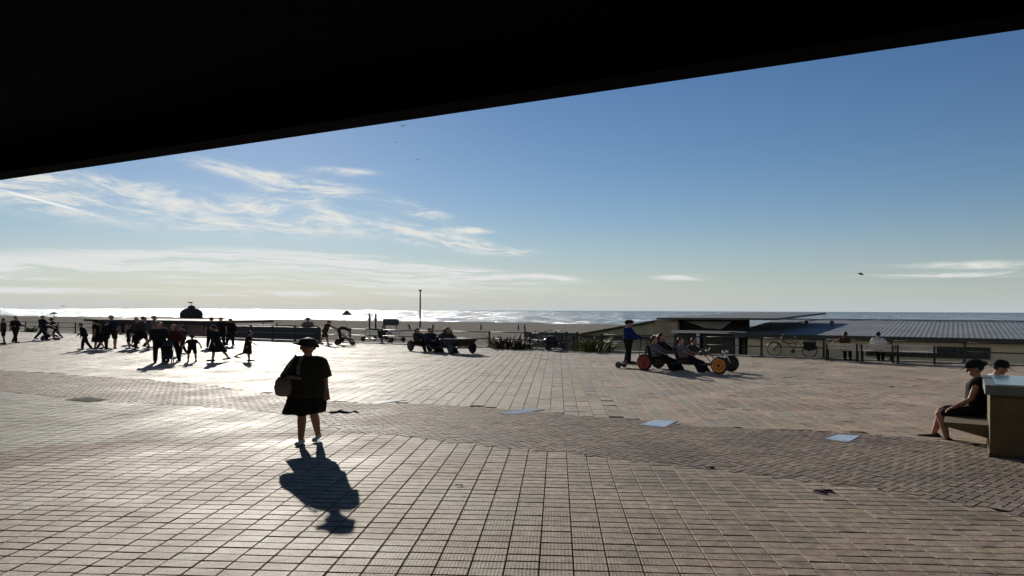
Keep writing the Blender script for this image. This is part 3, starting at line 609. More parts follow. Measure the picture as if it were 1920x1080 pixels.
# ---------------------------------------------------------------- karts
def wheel(parent, c_, ax, rad, rimm, wide=.11):
    e = MB().torus(c_, ax, rad - wide * .45, wide * .45, 26, 10).build('wheel', RUBBER, parent); ax = Vector(ax).normalized()
    MB().disc(c_, ax, rad * .80, rad * .80, wide * .96, 24).build('rim', rimm, e); MB().disc(Vector(c_), ax, rad * .18, rad * .18, wide * 1.1, 12).build('hub', METAL, e)
    if rad > .2: MB().torus(Vector(c_) - ax * wide * .48, ax, rad * .5, rad * .035, 20, 6).build('rim_ring', METAL, e)
    return e
ORANGE = mat('orange_paint', (.65, .22, .03), .45, .15); REDP = mat('red_paint', (.22, .03, .02), .45, .2); BLKP = mat('black_paint', (.012, .012, .013), .4); CHROME = mat('chrome', (.55, .55, .55), .15, .05, metal=1)
SEATM = mat('seat_vinyl', (.02, .018, .018), .55)
def kart(label, rear, front, track, wr_, rims, seats, platform=False, scoop=False):
    d = front - rear; L_ = d.length; e = empty('pedal_kart', rear, math.atan2(d.y, d.x)); tag(e, label, 'pedal kart', 'pedal karts on the square'); h = track / 2
    for (x, y), m in zip(((0, -h), (0, h), (L_, -h), (L_, h)), rims): wheel(e, (x, y, wr_), (0, 1, 0), wr_, m, .16)
    fr = MB()
    for y in (-.28, .28): fr.tube([(-.1, y, wr_ + .02), (.3, y, wr_ - .02), (L_ - .3, y, wr_ - .02), (L_ + .15, y, wr_ + .04)], .028)
    for x in (0, L_): fr.tube([(x, -h, wr_), (x, h, wr_)], .026)
    for x in np.linspace(.35, L_ - .35, 4): fr.tube([(x, -.28, wr_ - .02), (x, .28, wr_ - .02)], .022)
    fr.tube([(-.1, -.28, wr_), (-.16, -.2, wr_ + .5), (-.16, .2, wr_ + .5), (-.1, .28, wr_)], .022); fr.build('frame', METAL, e)
    for x, y in seats:
        s_ = MB(); s_.box((x, y, wr_ + .07), (.42, .40, .07)).build('seat', SEATM, e)
        b_ = MB(); b_.hexa([(x - .25, y - .2, wr_ + .1), (x - .19, y - .2, wr_ + .1), (x - .19, y + .2, wr_ + .1), (x - .25, y + .2, wr_ + .1)], [(x - .38, y - .19, wr_ + .58), (x - .33, y - .19, wr_ + .58), (x - .33, y + .19, wr_ + .58), (x - .38, y + .19, wr_ + .58)]); b_.build('backrest', SEATM, e)
        st_ = MB(); st_.tube([(x + .95, y, wr_), (x + .62, y, wr_ + .42)], .018); st_.torus((x + .60, y, wr_ + .44), (-.62, 0, .6), .15, .016, 18, 6); st_.build('steering_wheel', METAL, e)
        pd = MB(); pd.tube([(x + .95, y - .12, wr_ - .02), (x + .95, y + .12, wr_ - .02)], .012); pd.box((x + .99, y - .12, wr_ + .06), (.09, .08, .02)); pd.box((x + .91, y + .12, wr_ - .1), (.09, .08, .02)); pd.build('pedals', CHROME, e)
    hb = MB(); hb.tube([(L_ - .1, -.4, wr_ + .30), (L_ - .05, -.2, wr_ + .36), (L_ - .05, .2, wr_ + .36), (L_ - .1, .4, wr_ + .30)], .02); hb.tube([(L_ - .05, -.2, wr_ + .36), (L_ + .1, -.24, wr_ + .05)], .02); hb.tube([(L_ - .05, .2, wr_ + .36), (L_ + .1, .24, wr_ + .05)], .02); hb.build('bumper', CHROME, e)
    for y in (-.2, .2): MB().ell((L_ - .0, y, wr_ + .42), (.05, .06, .06), n=10, k=6).build('headlight', CHROME, e)
    if platform:
        MB().box((-.75, 0, .17), (1.0, .62, .04)).build('platform', METAL, e); MB().tube([(-.25, 0, .17), (0, 0, wr_)], .03).build('hitch', METAL, e)
        for y in (-.24, .24): wheel(e, (-1.18, y, .12), (0, 1, 0), .12, METAL, .06)
        MB().tube([(-.35, -.3, .2), (-.28, -.28, 1.05), (-.28, .28, 1.05), (-.35, .3, .2)], .02).build('push_bar', METAL, e)
    if scoop:
        b_ = MB(); b_.hexa([(L_ - .75, -.5, wr_ + .05), (L_ + .15, -.45, wr_ + .1), (L_ + .15, .45, wr_ + .1), (L_ - .75, .5, wr_ + .05)], [(L_ - 1.0, -.55, wr_ + .42), (L_ + .62, -.5, wr_ + .46), (L_ + .62, .5, wr_ + .46), (L_ - 1.0, .55, wr_ + .42)]); b_.build('front_box', mat('box_paint', (.016, .009, .008), .6), e)
    return e, math.degrees(math.atan2(d.y, d.x))
ra, fa_ = (G(1203, 694) + G(1239, 691)) / 2, (G(1337, 702) + G(1381, 697)) / 2
kA, hA = kart('long pedal kart with one orange and one dark red wheel disc', ra, fa_, 1.22, .29, (REDP, BLKP, ORANGE, BLKP), ((.35, -.26), (.35, .28), (1.35, -.26), (1.35, .28)), platform=True)
def on(k, x, y): c_, s_ = math.cos(k.rotation_euler.z), math.sin(k.rotation_euler.z); return Vector((k.location.x + x * c_ - y * s_, k.location.y + x * s_ + y * c_, 0))
KA = 'riders of the nearest kart'; sit = dict(hipz=.42, leg=((74, 52), (70, 40)), arm=((48, 8, 20), (48, 8, 24)), wx=1.25)
person('kart rider in pale grey top at the near rear seat', on(kA, .3, -.26), 1.62, hA, KA, lean=-8, top='long', topc='grey', bottom='trousers', **sit)
person('taller kart rider in black at the far rear seat', on(kA, .3, .28), 1.78, hA, KA, lean=-4, top='long', topc='black', hair='long', **sit)
person('kart rider in grey shirt on the near front seat', on(kA, 1.3, -.26), 1.58, hA, KA, lean=-10, top='tee', topc='grey', bottom='trousers', **sit)
person('kart rider in dark clothes hunched on the far front seat', on(kA, 1.3, .28), 1.55, hA, KA, lean=12, top='long', topc='dark_grey', **sit)
gp = on(kA, -.90, 0)
person('standing person in blue jacket and cap on the rear platform of the kart', Vector((gp.x, gp.y, .19)), 1.50, hA + 15, 'people on the square', wx=1.6, top='long', topc='blue', bottom='trousers', hat='cap', leg=((5, 4, 5), (-3, 6, 5)), arm=((26, 10, 24), (30, 10, 20)))
ra, fa_ = (G(772, 659) + G(806, 656)) / 2, (G(844, 665) + G(888, 662)) / 2
kB, hB = kart('dark pedal kart with front box carrying a family', ra, fa_, 1.25, .28, (BLKP,) * 4, ((.3, -.26), (.3, .28), (1.3, -.26), (1.3, .28)), scoop=True)
KB = 'riders of the dark kart'; sit = dict(sit, wx=1.5)
person('dark kart rider hunched low between the middle and front', on(kB, 1.5, .3), 1.5, hB, KB, lean=8, top='long', topc='black', **sit)
person('dark kart rider at the far side of the rear seat', on(kB, .8, .1), 1.5, hB, KB, lean=-2, top='long', topc='dark_grey', **sit)
person('dark kart rider on the near rear seat of the family kart', on(kB, .2, -.28), 1.55, hB, KB, lean=-6, top='long', topc='dark_grey', **sit)
person('small dark kart rider between the rear and front seats', on(kB, .35, .3), 1.45, hB, KB, lean=0, top='long', topc='black', **sit)
person('upright dark kart rider on the near middle seat', on(kB, 1.15, -.28), 1.6, hB, KB, lean=2, top='long', topc='navy', **sit)
person('dark kart rider with big hair leaning over the front box', on(kB, 1.75, .2), 1.75, hB, KB, lean=16, top='long', topc='dark_grey', hair='long', **sit)
ra, fa_ = (G(694, 641) + G(690, 639)) / 2, (G(742, 643) + G(748, 641)) / 2
kC, hC = kart('low flat kart left of the dark family kart', ra, fa_, 1.1, .17, (BLKP,) * 4, ((1.3, 0),))
person('lone rider of the low flat kart', on(kC, 1.25, 0), 1.55, hC, 'riders of the low kart', lean=4, top='long', topc='dark_grey', hipz=.34, leg=((74, 52), (70, 40)), arm=((48, 8, 20), (48, 8, 24)), wx=1.3)

# ---------------------------------------------------------------- buggies
def buggy(label, loc, rz, s):
    e = empty('child_buggy', loc, rz); e.scale = (s * 1.15, s, s); tag(e, label, 'buggy', 'child buggies'); fb = mat('buggy_fabric', (.014, .014, .016), .9)
    for x, y, r_ in ((-.3, -.24, .13), (-.3, .24, .13), (.42, -.2, .10), (.42, .2, .10)): wheel(e, (x, y, r_), (0, 1, 0), r_, METAL, .05)
    f_ = MB()
    for y in (-.24, .24):
        f_.tube([(.42, y * .83, .10), (-.05, y, .55), (-.55, y, 1.02)], .018); f_.tube([(-.3, y, .13), (.1, y, .52), (.3, y, .62)], .016)
    f_.tube([(-.55, -.24, 1.02), (-.60, 0, 1.04), (-.55, .24, 1.02)], .02); f_.build('frame', METAL, e)
    s_ = MB(); s_.loft([[(x, y, z) for x, z in ((-.22, .95), (-.14, .42), (.30, .40), (.48, .30), (.46, .24), (.28, .33), (-.20, .34), (-.30, .92))] for y in (-.2, .2)]); s_.build('seat', fb, e)
    h_ = MB(); rings = []
    for t in np.linspace(0, 1, 7):
        a = R(100 - 85 * t); rings.append([(-.12 + math.cos(a) * .42 * (1 if abs(q_) < 1.2 else .96), .23 * math.sin(q_), .70 + math.sin(a) * .34 * math.cos(q_ * .7)) for q_ in np.linspace(-1.5, 1.5, 9)])
    V_ = [p_ for rg in rings for p_ in rg]; h_.add(V_, [(i*9+j, i*9+j+1, (i+1)*9+j+1, (i+1)*9+j) for i in range(6) for j in range(8)], True); ho = h_.build('hood', fb, e); so = ho.modifiers.new('solid', 'SOLIDIFY'); so.thickness = .02
    MB().box((-.2, 0, .26), (.36, .36, .16)).build('basket', fb, e)
    return e
buggy('hooded buggy pushed by the leaning woman near the parapet', G(645, 646.5), 0.0, 1.05)
buggy('buggy between the two figures at the left railing', G(93, 638), .1, .95)
buggy('buggy in front of the pair with the small child', G(314, 681), -1.2, .8)

# ---------------------------------------------------------------- bicycles
def bicycle(label, a, b, grp='parked bicycles', panniers=True):
    d = b - a; L_ = d.length; e = empty('bicycle', a, math.atan2(d.y, d.x)); tag(e, label, 'bicycle', grp); rw = .33; k = L_ / 1.1
    X = lambda x: x * k
    for x in (0, X(1.1)):
        w = MB().torus((x, 0, rw), (0, 1, 0), rw - .02, .022, 30, 6).build('wheel', RUBBER, e); sp__ = MB()
        for i in range(9): t = math.pi * i / 9; sp__.tube([(x - math.cos(t) * .30, .0, rw - math.sin(t) * .30), (x + math.cos(t) * .30, 0, rw + math.sin(t) * .30)], .004, 4)
        sp__.disc((x, 0, rw), (0, 1, 0), .03, .03, .08, 10); sp__.build('spokes', METAL, w)
    f_ = MB(); bb = (X(.50), 0, .28); hd = (X(.98) - .12, 0, .82)
    for p_ in ([(X(1.1), 0, rw), (X(.98) - .08, 0, .70), hd, (X(.92) - .14, 0, 1.0)], [bb, (X(.60) - .1, 0, .45), hd], [bb, (X(.40), 0, .72), (X(.37), 0, .88)], [(X(.40), .0, .66), (X(.7), 0, .62), (X(.94) - .1, 0, .72)]): f_.tube(p_, .020)
    for y in (-.06, .06): f_.tube([(0, y, rw), bb], .012); f_.tube([(0, y, rw), (X(.39), 0, .70)], .010)
    f_.build('frame', BLKP, e)
    MB().tube([(X(.80) - .1, -.3, 1.02), (X(.88) - .1, -.2, 1.04), (X(.92) - .14, 0, 1.0), (X(.88) - .1, .2, 1.04), (X(.80) - .1, .3, 1.02)], .014).build('handlebar', METAL, e)
    sd = MB(); sd.loft([[(X(.37) + x, y * w, .90 + z) for y, z in ((-1, 0), (-.6, .03), (.6, .03), (1, 0), (0, -.03))] for x, w in ((-.15, .08), (-.06, .09), (.04, .04), (.14, .02))]); sd.build('saddle', SEATM, e)
    for x in (0, X(1.1)): MB().tube([(x + .36 * math.cos(t), 0, rw + .36 * math.sin(t)) for t in np.linspace(.3, 2.7, 9)], .018, 6).build('mudguard', BLKP, e)
    cr = MB().disc((*bb[:1], .07, .28), (0, 1, 0), .09, .09, .02, 16); cr.tube([(bb[0], .1, .28), (bb[0] + .1, .1, .14)], .01); cr.tube([(bb[0], -.1, .28), (bb[0] - .1, -.1, .42)], .01); cr.build('crank', METAL, e)
    if panniers:
        for y in (-.13, .13): MB().hexa([(-.22, y - .06, .36), (.20, y - .06, .36), (.20, y + .06, .36), (-.22, y + .06, .36)], [(-.24, y - .07, .72), (.26, y - .07, .72), (.26, y + .07, .72), (-.24, y + .07, .72)]).build('pannier', mat('pannier', (.01, .01, .011), .85), e)
        MB().box((-.02, 0, .75), (.48, .16, .03)).build('rack', METAL, e)
    return e
bicycle('black bicycle with panniers leaning at the railing left of the benches', G(1518, 671), G(1452, 668.5))
bicycle('dark bicycle parked by the railing left of the scooter', G(1000, 655), G(1046, 656), panniers=False)

# a parked motor scooter in the dark corner of the railing
def scooter():
    a, b = G(1028, 657), G(1058, 656); d = b - a; e = empty('motor_scooter', a, math.atan2(d.y, d.x)); L_ = d.length; tag(e, 'dark motor scooter parked at the railing beside a bush', 'scooter')
    for x in (0, L_): wheel(e, (x, 0, .22), (0, 1, 0), .22, METAL, .1)
    MB().loft([[(x, y * w, z + zz * h_) for y, zz in ((-1, -1), (-1, .4), (-.5, 1), (.5, 1), (1, .4), (1, -1))] for x, w, z, h_ in ((-.25, .1, .5, .08), (0, .17, .5, .17), (.35, .16, .45, .15), (.55, .12, .3, .06))]).build('body', BLKP, e)
    MB().hexa([(L_ - .4, -.18, .28), (L_ - .32, -.2, .28), (L_ - .32, .2, .28), (L_ - .4, .18, .28)], [(L_ - .28, -.15, .92), (L_ - .2, -.15, .92), (L_ - .2, .15, .92), (L_ - .28, .15, .92)]).build('leg_shield', BLKP, e)
    MB().box((.1, 0, .71), (.62, .26, .09)).build('seat', SEATM, e); MB().tube([(L_ - .3, -.32, 1.02), (L_ - .22, 0, 1.0), (L_ - .3, .32, 1.02)], .018).build('handlebar', METAL, e); MB().box((L_ * .5, 0, .24), (L_ * .6, .3, .06)).build('floorboard', BLKP, e)
scooter()

# ---------------------------------------------------------------- benches
WOOD = mat('bench_wood', (.55, .52, .46), .8, .3, 4, .004, 30, stretch=(1, 8, 8)); IRON = mat('bench_iron', (.012, .012, .012), .6)
def bench(label, p0, p1):
    d = p1 - p0; L_ = d.length; e = empty('bench', (p0 + p1) / 2, math.atan2(d.y, d.x)); tag(e, label, 'bench', 'benches facing the sea')     # local +Y is the sea side
    for x in (-L_ / 2 + .07, L_ / 2 - .07):
        m = MB(); m.box((x, -.22, .37), (.07, .07, .74)); m.box((x, .22, .22), (.07, .07, .44)); m.box((x, 0, .42), (.06, .4, .05)); m.box((x, 0, .09), (.06, .4, .05)); m.build('leg_frame', IRON, e)
    for i in range(4): MB().box((0, -.14 + i * .115, .465), (L_, .10, .035)).build('seat_slat', WOOD, e)
    for i in range(2): MB().box((0, -.205, .56 + i * .135), (L_, .03, .118)).build('back_slat', WOOD, e)
    return e
b0 = G(1548, 675.5); bd = E
def bpt(px): 
    a = ray(px, 676)[0]; # intersection of bench line with column
    t = (a * b0.y - b0.x) / (bd.x - a * bd.y); return b0 + bd * t
bench('bench with the sitter in brown top, nearest the bicycle', bpt(1548), bpt(1611))
bench('middle bench with the sitter in the white shirt', bpt(1613), bpt(1678))
bench('empty bench at the right end of the three', bpt(1680), bpt(1756))
fB = math.degrees(math.atan2(N.y, N.x))
def bsit(px): p_ = bpt(px) + N * .02; p_.z = 0; return p_
person('brown haired sitter in brown tank top seen from behind on a bench', bsit(1584), 1.55, fB, 'people on the benches', wx=1.3, hipz=.50, leg=((86, 84), (84, 80)), top='tank', topc='brown', hair='long', hairc='hair_brown', arm=((30, 60, 60), (20, 55, 40)), lean=4)
person('black haired sitter in white shirt seen from behind on the middle bench', bsit(1646), 1.58, fB, 'people on the benches', wx=1.3, hipz=.50, leg=((82, 86), (70, 30)), top='tee', topc='white', hair='short', arm=((20, 26, 40), (10, 20, 40)), lean=2)
bg_ = MB(); bg_.loft([[(x * w, y * w, z) for x, y in ((-.2, -.12), (.2, -.12), (.24, 0), (.2, .12), (-.2, .12), (-.24, 0))] for z, w in ((.0, .9), (.08, 1.05), (.22, .95), (.28, .5))]); p_ = bpt(1559) ; bb_ = bag_thing('rucksack', 'dark bag lying on the bench beside the sitter in brown top', 'bag', bg_, (p_.x, p_.y, .485), mat('bag_cloth', (.015, .014, .014), .9), MB().tube([(-.12, 0, .26), (0, 0, .36), (.12, 0, .26)], .012))

# ---------------------------------------------------------------- railing and parapet
RAILM = mat('railing_paint', (.018, .020, .020), .5)
def railing(label, px0, px1, spacing=2.75, h=.86):
    a, b = edge(px0, -.12), edge(px1, -.12); L_ = (b - a).length; e = empty('railing', a, math.atan2((b - a).y, (b - a).x)); tag(e, label, 'railing', 'railings of the promenade'); n = max(1, round(L_ / spacing)); z0 = .055
    for i in range(n + 1): m = MB(); m.box((L_ * i / n, 0, z0 + h / 2), (.09, .07, h)); m.box((L_ * i / n, 0, z0 + .012), (.2, .2, .024)); m.build('post', RAILM, e)
    for i in range(n):
        for z in (h - .05, h * .5): MB().tube([(L_ * i / n + .045, 0, z0 + z), (L_ * (i + 1) / n - .045, 0, z0 + z)], .024, 8).build('rail', RAILM, e)
railing('railing at the far left behind the walkers', -60, 175)
railing('railing behind the dark family kart and low plants', 600, 1075)
railing('long railing behind the benches and kart up to the right edge', 1128, 1960)
def parapet():
    a, b = edge(395, -.3), edge(597, -.3); L_ = (b - a).length; e = empty('parapet', a, math.atan2((b - a).y, (b - a).x)); tag(e, 'dark blue black panelled parapet behind the walking woman', 'parapet'); n = 5; DB = mat('parapet_paint', (.014, .016, .022), .5); 
    for i in range(n): MB().box((L_ * (i + .5) / n, 0, .50), (L_ / n - .05, .08, .84)).build('panel', DB, e)
    for i in range(n + 1): MB().box((L_ * i / n, 0, .49), (.1, .12, .98)).build('post', DB, e)
    MB().tube([(0, 0, 1.0), (L_, 0, 1.0)], .03).build('handrail', RAILM, e); MB().box((L_ / 2, -.075, .52), (L_ * .96, .03, .05)).build('strip', mat('steel_strip', (.12, .12, .125), .4), e)
parapet()

# ---------------------------------------------------------------- plants
def plant(label, loc, n, ln, col, spread=.9, seed=0):
    rnd = random.Random(seed); e = empty('shrub', loc); tag(e, label, 'plant', 'plants along the railing'); m = mat(col[0], col[1], .7, .35, 5, spec=.2); protos = []
    for j in range(4):
        mb = MB(); rg = []; L_ = ln * rnd.uniform(.75, 1.1)
        for t in np.linspace(0, 1, 6): w = .045 * (math.sin(math.pi * (t * .85 + .15)) + .08); z = L_ * (t * .95 - .25 * t * t * (j + 1) / 4); x = L_ * .45 * t * t * (j + 1) / 2.2; rg.append([(x, -w, z), (x - .01, 0, z - .012), (x, w, z), (x + .006, 0, z + .006)])
        mb.loft(rg); protos.append(mb.mesh('leaf', m))
    for i in range(n):
        o = bpy.data.objects.new('leaf', protos[rnd.randrange(4)]); COL.objects.link(o); o.parent = e; rr = spread * .45 * math.sqrt(rnd.random()); t = rnd.uniform(0, 2 * math.pi)
        o.location = (rr * math.cos(t) * 1.5, rr * math.sin(t), 0); o.rotation_euler = (rnd.uniform(-.25, .25), rnd.uniform(-.1, .5), t + rnd.uniform(-.6, .6)); o.scale = (1, 1, rnd.uniform(.7, 1.15))
    for i in range(5):
        t = rnd.uniform(0, 6.28); st_ = MB().tube([(0.1 * math.cos(t), .1 * math.sin(t), 0), (.2 * math.cos(t), .2 * math.sin(t), ln * .3), (.38 * math.cos(t), .38 * math.sin(t), ln * .6)], [.022, .016, .006], 5); st_.build('stem', mat('stem', (.05, .035, .02), .9), e)
plant('brown straggly shrub at the railing left of the parked bicycle', edge(948, -.5), 75, 1.0, ('leaf_brown', (.07, .055, .03)), 1.2, 1)
plant('small brown tuft just right of the straggly shrub', edge(975, -.5), 45, .75, ('leaf_brown', (.07, .055, .03)), .8, 2)
plant('yellow green grassy bush left of the person in blue', edge(1112, -.45), 110, 1.05, ('leaf_green', (.075, .085, .022)), 1.6, 3)
plant('low green tuft at the left railing post', edge(58, -.5), 40, .7, ('leaf_green', (.075, .085, .022)), .8, 4)

# ---------------------------------------------------------------- buildings below the promenade edge
def bq(px, d, z): p_ = edge(px, d); p_.z = z; return p_
OLIVE = mat('olive_render', (.66, .62, .43), .9, .12, .8, .003, 30, coord='World'); ROOFB = mat('roof_sheet', (.145, .158, .172), .7, .2, .6, coord='World'); GLASS = mat('dark_glass', (.008, .010, .009), .08, .1, spec=.6)
GREYP = mat('grey_panel', (.30, .30, .29), .8, .2, 1, coord='World'); WHITEP = mat('pale_beam', (.62, .62, .60), .6, .1); VOID = mat('dark_recess', (.010, .010, .010), .9)
def hall():
    o = bq(1402, 3.0, 0); e = empty('beach_hall', o, RZ); tag(e, 'long olive beach hall with blue grey ribbed sheet roof', 'building'); L_ = 26; e.location.z = -2.6; D = 11; zt = .93 + 2.6
    MB().box((L_ / 2, .12, zt / 2), (L_, .24, zt)).build('wall', OLIVE, e); MB().box((.12, D / 2 + .15, zt / 2), (.24, D - .2, zt)).build('wall', OLIVE, e); MB().box((L_ / 2, D, zt / 2 + .25), (L_, .24, zt + .5)).build('wall', OLIVE, e)
    rise = .62; n = 260; pts = []
    mb = MB(); top = []; 
    for i in range(n + 1):
        x = -.9 + (L_ + 1.2) * i / n; z = .014 * (1 if i % 2 else 0); top += [(x, -.35, zt + .03 + z), (x + (2.4 if i == 0 else 0), D + .2, zt + rise + z)]
    mb.add(top, [(2*i, 2*i+2, 2*i+3, 2*i+1) for i in range(n)]); ro = mb.build('roof', ROOFB, e); so = ro.modifiers.new('solid', 'SOLIDIFY'); so.thickness = .05; so.offset = -1
    MB().box((L_ / 2, -.42, zt - .04), (L_ + 1.2, .10, .16)).build('gutter', mat('gutter', (.05, .052, .045), .6), e)
    MB().box((L_ / 2 - .2, D + .25, zt + rise + .06), (L_ + .4, .3, .08)).build('ridge_cap', mat('ridge', (.30, .32, .33), .5), e)
    wn = MB().box((7.85, -.02, zt - .62), (4.9, .1, .52)).build('window', mat('window_frame', (.05, .07, .06), .5), e)
    for i in range(4): MB().box((5.4 + .68 + i * 1.2, -.075, zt - .62), (1.12, .012, .44)).build('pane', mat('window_glass', (.018, .035, .032), .2, .3, 3), wn)
    for x in (1.9, 3.2): MB().box((x, D * .5, zt + rise * .5 + .22), (.16, .16, .3)).build('roof_vent', METAL, e)
hall()
def glazed():
    o = bq(1262, 3.4, 0); e = empty('glazed_pavilion', o, RZ); tag(e, 'glazed pavilion with pale beam and dark gable behind the kart', 'building'); e.location.z = -2.6; L_ = (bq(1400, 3.4, 0) - o).length - .1; z1 = .93 + 2.6; D = 9
    MB().box((L_ / 2, .6, z1 / 2), (L_, .2, z1)).build('back_panel', VOID, e)
    n = 6
    for i in range(n):
        MB().box((L_ * (i + .5) / n, .32, z1 / 2 + .6), (L_ / n - .09, .03, z1 - 1.35)).build('pane', GLASS, e); MB().box((L_ * i / n, .32, z1 / 2), (.07, .07, z1)).build('mullion', METAL, e)
    for t in (.36, .90): MB().box((L_ * t, .02, z1 / 2), (.16, .16, z1)).build('column', WHITEP, e)
    MB().box((L_ / 2, 0, z1 + .06), (L_ + .1, .26, .13)).build('beam', WHITEP, e)
    MB().box((L_ / 2, .9, z1 + .42), (L_ + 0, .3, .6)).build('gable_back', VOID, e); MB().prism([(L_ * .12, .72, z1 + .62), (L_ * .78, .72, z1 + .62), (L_ * .62, .72, z1 + .2), (L_ * .40, .72, z1 + .26)], (0, .03, 0)).build('gable_panel', GREYP, e)
    MB().hexa([(-.9, -.1, z1 + .70), (L_ + 1.6, -.1, z1 + .72), (L_ + 2.6, D, z1 + 1.0), (1.6, D, z1 + .98)], [(-.9, -.1, z1 + .80), (L_ + 1.6, -.1, z1 + .82), (L_ + 2.6, D, z1 + 1.1), (1.6, D, z1 + 1.08)]).build('roof', mat('roof_felt', (.09, .10, .10), .7, .2, 1, coord='World'), e)
    MB().box((-.55, .7, z1 / 2 + .33), (1.3, .5, z1 + .66)).build('side_wall', mat('beige_render', (.34, .31, .235), .9, .15, 1, coord='World'), e)
    for t in np.linspace(.1, .95, 8): MB().ell((L_ * t, .15, z1 - 1.35 - .0), (.35, .15, .28), n=8, k=6).build('planter_bush', mat('leaf_dark', (.03, .04, .015), .9, .4, 9), e)
glazed()
def lowshed():
    o = bq(1062, 4.2, 0); e = empty('sloping_shed', o, RZ); tag(e, 'low shed with sloping green grey roof left of the glazed pavilion', 'building'); e.location.z = -2.6; L_ = (bq(1232, 4.2, 0) - o).length; D = 8
    MB().prism([(0, .1, 0), (L_, .1, 0), (L_, .1, 4.12), (0, .1, 3.02)], (0, .25, 0)).build('wall', mat('shed_wall', (.36, .36, .27), .9, .2, 1, coord='World'), e)
    MB().hexa([(-.5, -.2, 3.02), (L_, -.2, 4.12), (L_ + 2.2, D, 4.4), (2.0, D, 3.3)], [(-.5, -.2, 3.10), (L_, -.2, 4.20), (L_ + 2.2, D, 4.48), (2.0, D, 3.38)]).build('roof', mat('green_roof', (.075, .085, .06), .9, .4, 1.5, .02, 6, coord='World'), e)
    MB().box((L_ * .55, .05, 3.14), (L_ * .78, .06, .22)).build('fascia', mat('fascia_green', (.03, .045, .03), .7), e)
    MB().box((L_ * .5, .03, 2.86), (L_ * .98, .06, .06)).build('trim', WHITEP, e)
lowshed()
def wind_screen():
    o = bq(985, 2.2, 0); e = empty('wind_screen', o, RZ); e.location.z = -2.6; L_ = (bq(1082, 2.2, 0) - o).length; tag(e, 'dark grey screen wall behind the parked bicycles', 'wall'); n = 5
    for i in range(n): MB().box((L_ * (i + .5) / n, 0, 1.72), (L_ / n - .04, .1, 3.44)).build('panel', mat('screen_panel', (.10, .104, .095), .8, .25, 2), e)
    for i in range(n + 1): MB().box((L_ * i / n, 0, 1.75), (.09, .14, 3.5)).build('post', METAL, e)
wind_screen()
def beach_pavilion():
    o = bq(172, 9, 0); e = empty('beach_pavilion', o, RZ); e.location.z = -2.7; L_ = (bq(388, 9, 0) - o).length; tag(e, 'dark flat roofed beach pavilion with pinkish wall behind the crowd', 'building'); D = 8; z1 = 3.5
    MB().box((L_ / 2, .2, z1 / 2), (L_ - .6, .25, z1)).build('wall', mat('dark_cladding', (.05, .05, .05), .8, .3, 1), e); MB().box((L_ * .86, .05, z1 / 2 + .4), (L_ * .22, .04, z1 - 1.0)).build('pink_panel', mat('pink_render', (.20, .13, .13), .9), e)
    MB().box((L_ / 2, D / 2 - .6, z1 + .1), (L_ + .8, D, .22)).build('roof', mat('dark_roof', (.022, .022, .022), .8), e)
    for i in range(9): MB().box((L_ * (.06 + i * .085), .06, z1 - .8), (L_ * .06, .03, 1.1)).build('window', GLASS, e)
    for i in range(5): MB().box((L_ * (i + .3) / 5, -.35, z1 / 2), (.14, .14, z1)).build('column', METAL, e)
beach_pavilion()
def dome_hut():
    c_ = P(359, 595, 150); e = empty('domed_hut', (c_.x, c_.y, -3.55)); tag(e, 'domed hut on a stilted deck silhouetted against the glittering sea', 'hut'); k = 150 / F; zd = c_.z + 3.55; DK = mat('hut_timber', (.03, .028, .022), .85, .3, 1)
    MB().box((.4, 0, zd - .12), (118 * k, 5, .2)).build('deck', DK, e)
    for x, y in ((-.2, 0), (-5.0, 1.5), (5.4, 1.5)): MB().tube([(x, y, 0), (x, y, zd - .2)], .22 if x == -.2 else .12).build('stilt', DK, e)
    rg = [[(r_ * math.cos(t), r_ * math.sin(t), z) for t in (2 * math.pi * i / 20 for i in range(20))] for r_, z in ((2.15, zd), (2.2, zd + .55), (2.15, zd + .9), (1.75, zd + 1.45), (1.2, zd + 1.75), (.72, zd + 1.88), (.68, zd + 2.2), (.45, zd + 2.35), (.1, zd + 2.45))]
    MB().loft(rg, smooth=False).build('dome', DK, e); f_ = MB(); f_.tube([(0, 0, zd + 2.4), (0, 0, zd + 3.05)], .06); f_.build('finial', DK, e); MB().ell((-.25, 0, zd + 2.98), (.6, .12, .12), n=10, k=6).build('weather_vane', DK, e)
    for i in range(10): x = -5.6 + i * 1.3; 
    rl = MB(); rl.tube([(-5.8, -2.4, zd + .02), (-2.6, -2.4, zd + .04)], .04); rl.build('deck_rim', DK, e)
dome_hut()

# things on the beach
def beach_z(X, Y):
    t = Vector((X, Y - 41.1, 0)).dot(N); return float(np.interp(t, (.3, 20, 60, 120, 220, 330, 400), (-2.4, -2.7, -3.0, -3.4, -3.8, -4.25, -5)))
def parasol():
    Y = 215; c_ = P(650, 591, Y); zb = beach_z(c_.x, Y); e = empty('beach_parasol', (c_.x, c_.y, zb)); tag(e, 'dark open beach parasol far off against the bright sea', 'parasol'); k = Y / F; zt = c_.z - zb
    rg = [[(r_ * math.cos(t), r_ * math.sin(t), z) for t in (2 * math.pi * i / 12 for i in range(12))] for r_, z in ((9.5 * k, zt - .02), (9.5 * k, zt + .06), (7 * k, zt + 3.4 * k), (4 * k, zt + 6.6 * k), (1.2 * k, zt + 9 * k))]
    MB().loft(rg, smooth=False).build('canopy', mat('parasol_cloth', (.035, .04, .025), .85), e); MB().tube([(0, 0, 0), (0, 0, zt + 8.8 * k)], .045).build('pole', METAL, e); MB().disc((0, 0, .1), (0, 0, 1), .4, .35, .2).build('foot', METAL, e)
parasol()
